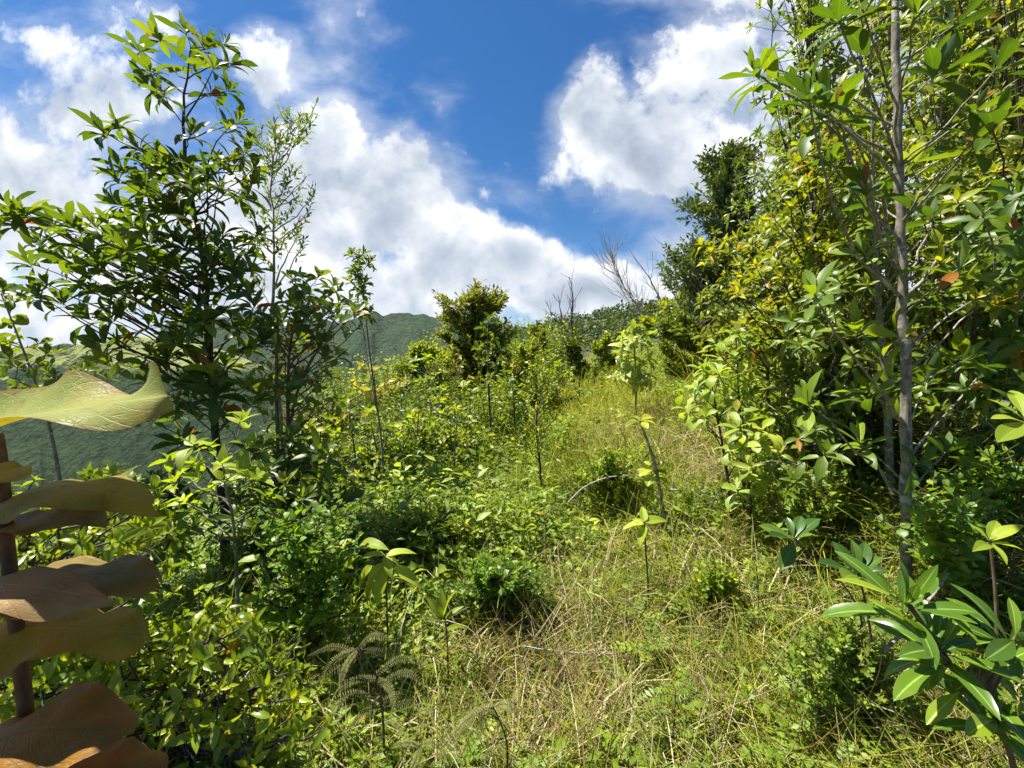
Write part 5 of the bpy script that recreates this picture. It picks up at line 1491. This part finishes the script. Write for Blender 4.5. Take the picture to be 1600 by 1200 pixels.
def feathers():
    F = feather_plant
    F('feather_leaf_plant', 'olive feather leaved plant with spreading fronds at the bottom centre left', PL([(600, 1210), (598, 1120), (590, 1060), (560, 1010)], 1.35), [.006, .005, .004, .002],
      [((560, 1012), (580, 994), (618, 1000), 0, -.02), ((556, 1014), (525, 1030), (500, 1062), 0, -.04), ((558, 1014), (540, 1040), (530, 1070), 0, -.08), ((585, 1055), (620, 1030), (662, 1032), 0, .05), ((590, 1070), (640, 1052), (670, 1075), 0, -.04),
       ((592, 1085), (545, 1085), (495, 1108), 0, -.06), ((596, 1110), (640, 1100), (680, 1120), 0, -.06), ((588, 1060), (610, 1078), (615, 1110), 0, -.1), ((594, 1100), (560, 1120), (540, 1150), 0, -.1), ((566, 1015), (600, 1020), (632, 1045), 0, .06), ((540, 1088), (520, 1110), (512, 1140), 0, -.02), ((592, 1090), (575, 1110), (572, 1150), 0, -.02), ((596, 1095), (625, 1085), (650, 1100), 0, .1), ((560, 1020), (520, 1010), (480, 1025), 0, .08), ((560, 1022), (505, 1060), (470, 1090), 0, .05), ((590, 1060), (555, 1062), (520, 1085), 0, .0), ((596, 1120), (620, 1130), (640, 1160), 0, -.1)],
      1.35, M_fern, 24, .018, 701, M_barkbrown, sub=False)
    F('feather_leaf_plant', 'olive feather leaved plant with one long arched frond at the bottom centre', PL([(790, 1225), (792, 1160), (772, 1106)], 1.2), [.005, .004, .002],
      [((770, 1104), (728, 1125), (690, 1186), 0, -.06), ((768, 1106), (740, 1140), (722, 1180), 0, .04), ((771, 1104), (790, 1100), (812, 1116), 0, -.03), ((788, 1150), (760, 1180), (750, 1210), 0, -.05), ((755, 1108), (752, 1130), (745, 1160), 0, .0), ((740, 1112), (722, 1140), (715, 1165), 0, -.05), ((730, 1125), (705, 1150), (672, 1200), 0, .02), ((770, 1104), (735, 1112), (700, 1140), 0, .05)], 1.2, M_fern, 27, .018, 702, M_barkbrown, sub=False)
    F('feather_leaf_plant', 'small olive feather leaved sprig at the bottom edge left of the arched frond', PL([(640, 1225), (650, 1180), (655, 1165)], 1.12), [.003, .0025, .002],
      [((655, 1165), (640, 1160), (612, 1166), 0, 0), ((656, 1166), (650, 1185), (640, 1206), 0, -.04), ((655, 1164), (675, 1160), (690, 1172), 0, 0)], 1.12, M_fern, 20, .014, 703, M_barkbrown, sub=False)
    F('fresh_feather_plant', 'bright green feather leaved seedling at the bottom left of centre', PL([(1046, 1210), (1052, 1140), (1056, 1080)], 1.35), [.004, .003, .002],
      [((1055, 1085), (1030, 1085), (985, 1110), 0, -.02), ((1056, 1080), (1075, 1062), (1050, 1040), 0, .05), ((1055, 1100), (1090, 1090), (1120, 1104), 0, 0), ((1053, 1115), (1020, 1125), (985, 1130), 0, -.05), ((1052, 1130), (1080, 1140), (1105, 1165), 0, -.06), ((1050, 1150), (1020, 1160), (1000, 1185), 0, -.06)],
      1.35, M_feathergreen, 13, .034, 704, M_barkbrown, sub=False)
    F('fresh_feather_plant', 'bright green feather leaved seedling spreading under the glossy sapling', PL([(1290, 1180), (1280, 1110), (1262, 1060)], 1.3), [.004, .003, .002],
      [((1270, 1075), (1310, 1045), (1345, 1055), 0, .04), ((1268, 1070), (1240, 1065), (1205, 1078), 0, .03), ((1275, 1090), (1320, 1085), (1365, 1100), 0, 0), ((1280, 1105), (1325, 1115), (1350, 1145), 0, -.05), ((1278, 1105), (1240, 1105), (1215, 1130), 0, -.05), ((1283, 1130), (1320, 1145), (1330, 1175), 0, -.08), ((1264, 1062), (1250, 1045), (1244, 1020), 0, .06)],
      1.3, M_feathergreen, 14, .032, 705, M_barkbrown, sub=False)
    F('fresh_feather_plant', 'small yellow green feather leaved seedling in the grass left of the dark rosette', PL([(1185, 940), (1184, 910), (1182, 885)], 1.9), [.003, .0025, .002],
      [((1182, 888), (1170, 895), (1165, 915), 0, -.04), ((1183, 886), (1195, 890), (1205, 910), 0, -.04), ((1182, 885), (1172, 878), (1162, 885), 0, .02), ((1183, 885), (1200, 878), (1212, 884), 0, .03), ((1184, 900), (1182, 915), (1184, 930), 0, -.06)],
      1.9, M_yel2, 9, .035, 706, M_barkbrown, sub=False)


FARSIDE = -1


def big_leaf(root, name, label, base, tip, d0, d1, W, mat, seed, tilt=.5, droop=.3, cup=.1, rip=.10, waves=2.6, L=None, prof_pow=.85, roll=0.0, far=None, near=None):
    """One very large wavy leathery leaf."""
    gen = np.random.default_rng(seed)
    B = P(*base, d0); T = P(*tip, d1)
    d = unit(T - B); Ln = np.linalg.norm(T - B)
    toward = unit(np.array([-T[0] - B[0], -T[1] - B[1], 2 * EYE - T[2] - B[2]]))
    up = unit(np.array([0, 0, 1.0]) * math.cos(tilt) + toward * math.sin(tilt))
    n = unit(up - (up @ d) * d); s = np.cross(d, n)
    nt, nu = 44, 25
    t = np.linspace(0, 1, nt)[:, None]; u = np.linspace(-1, 1, nu)[None]
    w = W * np.maximum(np.clip(np.sin(np.pi * np.clip(t, 0, 1) ** prof_pow), 0, 1) ** .55, .02)
    arch = np.sin(np.pi * t) * droop * Ln * .25 - droop * Ln * .15 * t
    ph = gen.random() * 6.28
    wave = rip * W * np.abs(u) ** 1.6 * (np.sin(t * waves * 6.28 + ph + .6 * np.sign(u)) + .35 * np.sin(t * waves * 14 + 2 * ph + u))
    if far:
        # margins that were measured: height of each edge along the blade, in half widths
        hf = np.interp(t, [p[0] for p in far], [p[1] for p in far]); hn = np.interp(t, [p[0] for p in near], [p[1] for p in near])
        k = np.ones(5) / 5
        hf = np.convolve(np.pad(hf[:, 0], 2, 'edge'), k, 'valid')[:, None]; hn = np.convolve(np.pad(hn[:, 0], 2, 'edge'), k, 'valid')[:, None]
        wave = W * np.abs(u) ** 1.7 * np.where(u * FARSIDE > 0, hf, hn)
    hgt = arch + cup * W * u ** 2 + wave + roll * W * u * t
    v = B + d * (t * Ln)[..., None] + s * (u * w)[..., None] + n * hgt[..., None]
    a = np.stack([u + 0 * t, t + 0 * u, gen.random() + 0 * t + 0 * u], -1)
    i = np.arange(nt - 1)[:, None]; j = np.arange(nu - 1)[None]
    q = np.stack([i * nu + j, i * nu + j + 1, (i + 1) * nu + j + 1, (i + 1) * nu + j], -1)
    mb = MB(); mb.add(v, q, a)
    o = mb.build(name, mat, root)
    if label:
        o['label'] = label
    return o


def huge_leaf_plant():
    D = .52
    st = PL([(44, 1300, .50), (42, 1130, .50), (34, 1050, .50), (20, 930, .51), (8, 820, .52), (2, 730, .53), (-6, 680, .54)], D)
    g0 = ground_pt(st[0])
    st = np.concatenate([g0[None], st])
    root = thing('huge_leaved_plant', 'close up plant with enormous wavy leathery leaves on a brown stem at the left edge', 'plant', g0)
    mb = MB()
    K = 60
    T = resample(st, K)
    rr = np.full(K, .0088) * np.linspace(1.1, .8, K)
    # swollen rings where leaves were attached
    z = T[:, 2]
    for zz in (P(34, 1050, .5)[2], P(8, 820, .52)[2], P(20, 930, .51)[2]):
        rr = rr + .0035 * np.exp(-((z - zz) / .006) ** 2)
    tubes(mb, T, rr, 14)
    mb.build('stem', M_stalk, root)
    B = big_leaf
    B(root, 'leaf', 'topmost yellow green leaf in full sun', (-95, 672), (262, 616), .54, .47, .060, M_cocoA, 1, tilt=.62, droop=.02, cup=.0,
      far=[(0, .7), (.25, .4), (.36, .35), (.46, .75), (.56, .35), (.68, -.25), (.8, .05), (.95, .85), (1, .3)], near=[(0, .25), (.25, .05), (.40, -.15), (.55, .30), (.68, .25), (.76, -.1), (.86, -.45), (1, -.3)])
    B(root, 'leaf', 'olive leaf shaded by the topmost leaf', (-10, 790), (229, 770), .53, .50, (.043), M_cocoB, 2, tilt=.55, droop=.45, cup=-.2, rip=.22, waves=1.3)
    B(root, 'leaf', 'small olive leaf edge by the stem', (-110, 760), (38, 742), .50, .47, .035, M_cocoB, 3, tilt=.35, droop=.2, cup=.1, rip=.1)
    B(root, 'leaf', 'dark leaf with an orange underside', (-40, 838), (166, 800), .52, .48, .034, M_cocoE, 4, tilt=.05, droop=.1, cup=.2, rip=.10, roll=-.5)
    B(root, 'leaf', 'brown leaf fold in shade', (-20, 935), (238, 890), .53, .50, (.048), M_cocoE, 5, tilt=.45, droop=.25, cup=-.1, rip=.22, waves=1.9)
    B(root, 'leaf', 'tan pink leaf catching the sun', (-120, 925), (176, 930), .475, .445, .034, M_cocoC, 6, tilt=.35, droop=.25, cup=-.2, rip=.24, waves=1.5)
    B(root, 'leaf', 'bronze leaf under the tan leaf', (-60, 985), (222, 985), .52, .49, (.052), M_cocoB, 7, tilt=.34, droop=.10, cup=-.15, rip=.24, waves=2.1)
    B(root, 'leaf', 'russet brown leaf at the bottom', (-90, 1190), (192, 1128), .46, .43, (.060), M_cocoD, 8, tilt=.45, droop=.35, cup=-.15, rip=.22, waves=1.8)
    B(root, 'leaf', 'purple brown leaf in the bottom corner', (10, 1245), (255, 1190), .44, .43, .042, M_cocoD, 9, tilt=.15, droop=.25, cup=-.2, rip=.15)


def sticks():
    def stick(name, label, pts, D, r0, r1, mat):
        T = PL(pts, D)
        root = thing(name, label, 'stick', T[0])
        mb = MB(); K = 18
        C = resample(T, K); C[1:-1] += rng.normal(0, .002, (K - 2, 3))
        tubes(mb, C, np.linspace(r0, r1, K), 7)
        # stubs of broken twigs
        i = np.array([5, 9, 13])
        d = unit(np.gradient(C, axis=0))[i] + rng.normal(0, .7, (3, 3))
        tubes(mb, np.stack([C[i], C[i] + unit(d) * .03, C[i] + unit(d) * .06], 1), np.array([[r1, r1 * .8, r1 * .5]]), 5)
        o = mb.build('shaft', mat, root)
    stick('fallen_branch', 'bent pale dead branch arching over the grass in mid clearing', [(888, 785), (912, 762), (945, 747), (985, 743), (1010, 744)], 3.3, .0065, .004, M_barkpale)
    stick('dead_stalk', 'long pale straight stalk lying flat left of the big leaved saplings', [(1045, 765), (1085, 767), (1135, 774)], 3.2, .008, .005, M_barkpale)
    stick('cane', 'slanting yellow green cane in the grass at the lower right', [(1085, 1140, 1.3), (1160, 1092, 1.45), (1250, 1028, 1.6)], 1.5, .0034, .0022, M_cane)
    stick('dead_stick', 'grey dead stick rising to the right behind the glossy sapling', [(1380, 1020, 1.3), (1440, 955, 1.4), (1482, 895, 1.5)], 1.4, .006, .004, M_bark)
    stick('dead_branch', 'thin dark branch slanting under the big leaved saplings', [(1080, 880, 2.6), (1105, 800, 2.8), (1150, 725, 2.9)], 2.8, .007, .004, M_barkdark)
    stick('dead_stalk', 'thin pale stalk lying across the grass below the leafy mound', [(815, 1010), (880, 1018), (960, 1020), (1030, 1008)], 1.75, .0028, .002, M_barkpale)


build_ground()
build_hills()
build_forest()
M_mid2 = leaf_mat('broad_young_leaf', [(0, (.026, .052, .012)), (.5, (.058, .098, .017)), (.82, (.11, .155, .022)), (1, (.17, .20, .03))], odd=(.05, [(.45, .22, .03), (.38, .15, .03), (.40, .26, .04)]), rough=.33, trans=.36)
M_yel2 = leaf_mat('light_green_leaf', [(0, (.055, .095, .014)), (.5, (.105, .155, .022)), (1, (.20, .235, .035))], odd=(.02, [(.4, .3, .04), (.42, .24, .03), (.45, .36, .06)]), rough=.42, trans=.44)
M_yelmid = leaf_mat('bank_leaf', [(0, (.034, .062, .010)), (.5, (.070, .110, .014)), (.85, (.125, .165, .02)), (1, (.19, .21, .025))], odd=(.02, [(.36, .17, .015), (.42, .24, .02), (.30, .10, .015)]), rough=.38, trans=.44)
M_palefar = leaf_mat('silvery_leaf', [(0, (.10, .15, .06)), (.5, (.15, .21, .085)), (1, (.23, .28, .12))], rough=.4, trans=.38, pale=.5)
M_palegrey = leaf_mat('grey_green_leaf', [(0, (.055, .085, .035)), (.5, (.10, .14, .06)), (1, (.19, .22, .11))], rough=.32, trans=.32)
M_deep2 = leaf_mat('near_dark_leaf', [(0, (.014, .040, .014)), (.6, (.025, .062, .016)), (1, (.06, .10, .02))], rough=.36, spec=.35, trans=.30, vein=.6)
M_weedgloss = leaf_mat('shiny_shrub_leaf', [(0, (.038, .072, .012)), (.5, (.085, .135, .016)), (.8, (.15, .20, .020)), (1, (.24, .27, .032))], odd=(.012, [(.42, .14, .015), (.42, .30, .03), (.40, .07, .015)]), rough=.30, trans=.42)
M_thicket = leaf_mat('thicket_leaf', [(0, (.030, .056, .012)), (.5, (.056, .092, .017)), (.85, (.095, .135, .024)), (1, (.15, .175, .03))], odd=(.01, [(.45, .34, .05), (.42, .22, .03), (.4, .35, .12)]), trans=.42)
build_grass()
build_cover()
build_feather_weeds()
left_trees()
lower_left()
centre_plants()
thicket_saplings()
middle_trees()
dead_trees()
right_bank()
near_right()
feathers()
huge_leaf_plant()
sticks()


def build_haze():
    """The air between here and the far hills."""
    m = bpy.data.materials.new('air')
    m.use_nodes = True
    g = NT(m.node_tree)
    out = g.node('ShaderNodeOutputMaterial')
    v = g.node('ShaderNodeVolumePrincipled')
    v.inputs['Color'].default_value = (.80, .88, 1, 1)
    v.inputs['Density'].default_value = .000032
    g.t.links.new(v.outputs[0], out.inputs['Volume'])
    x0, x1, y0, y1, z0, z1 = -9500, 9500, -9500, 9500, -180, 262
    c = np.array([(x, y, z) for z in (z0, z1) for x, y in ((x0, y0), (x1, y0), (x1, y1), (x0, y1))], float)
    q = [(3, 2, 1, 0), (4, 5, 6, 7), (0, 1, 5, 4), (1, 2, 6, 5), (2, 3, 7, 6), (3, 0, 4, 7)]
    mb = MB(); mb.add(c, q)
    o = mb.build('haze', m, smooth=False)
    o['kind'] = 'stuff'
    o['label'] = 'thin bluish haze in the air over the valley'
    o['category'] = 'haze'


build_haze()
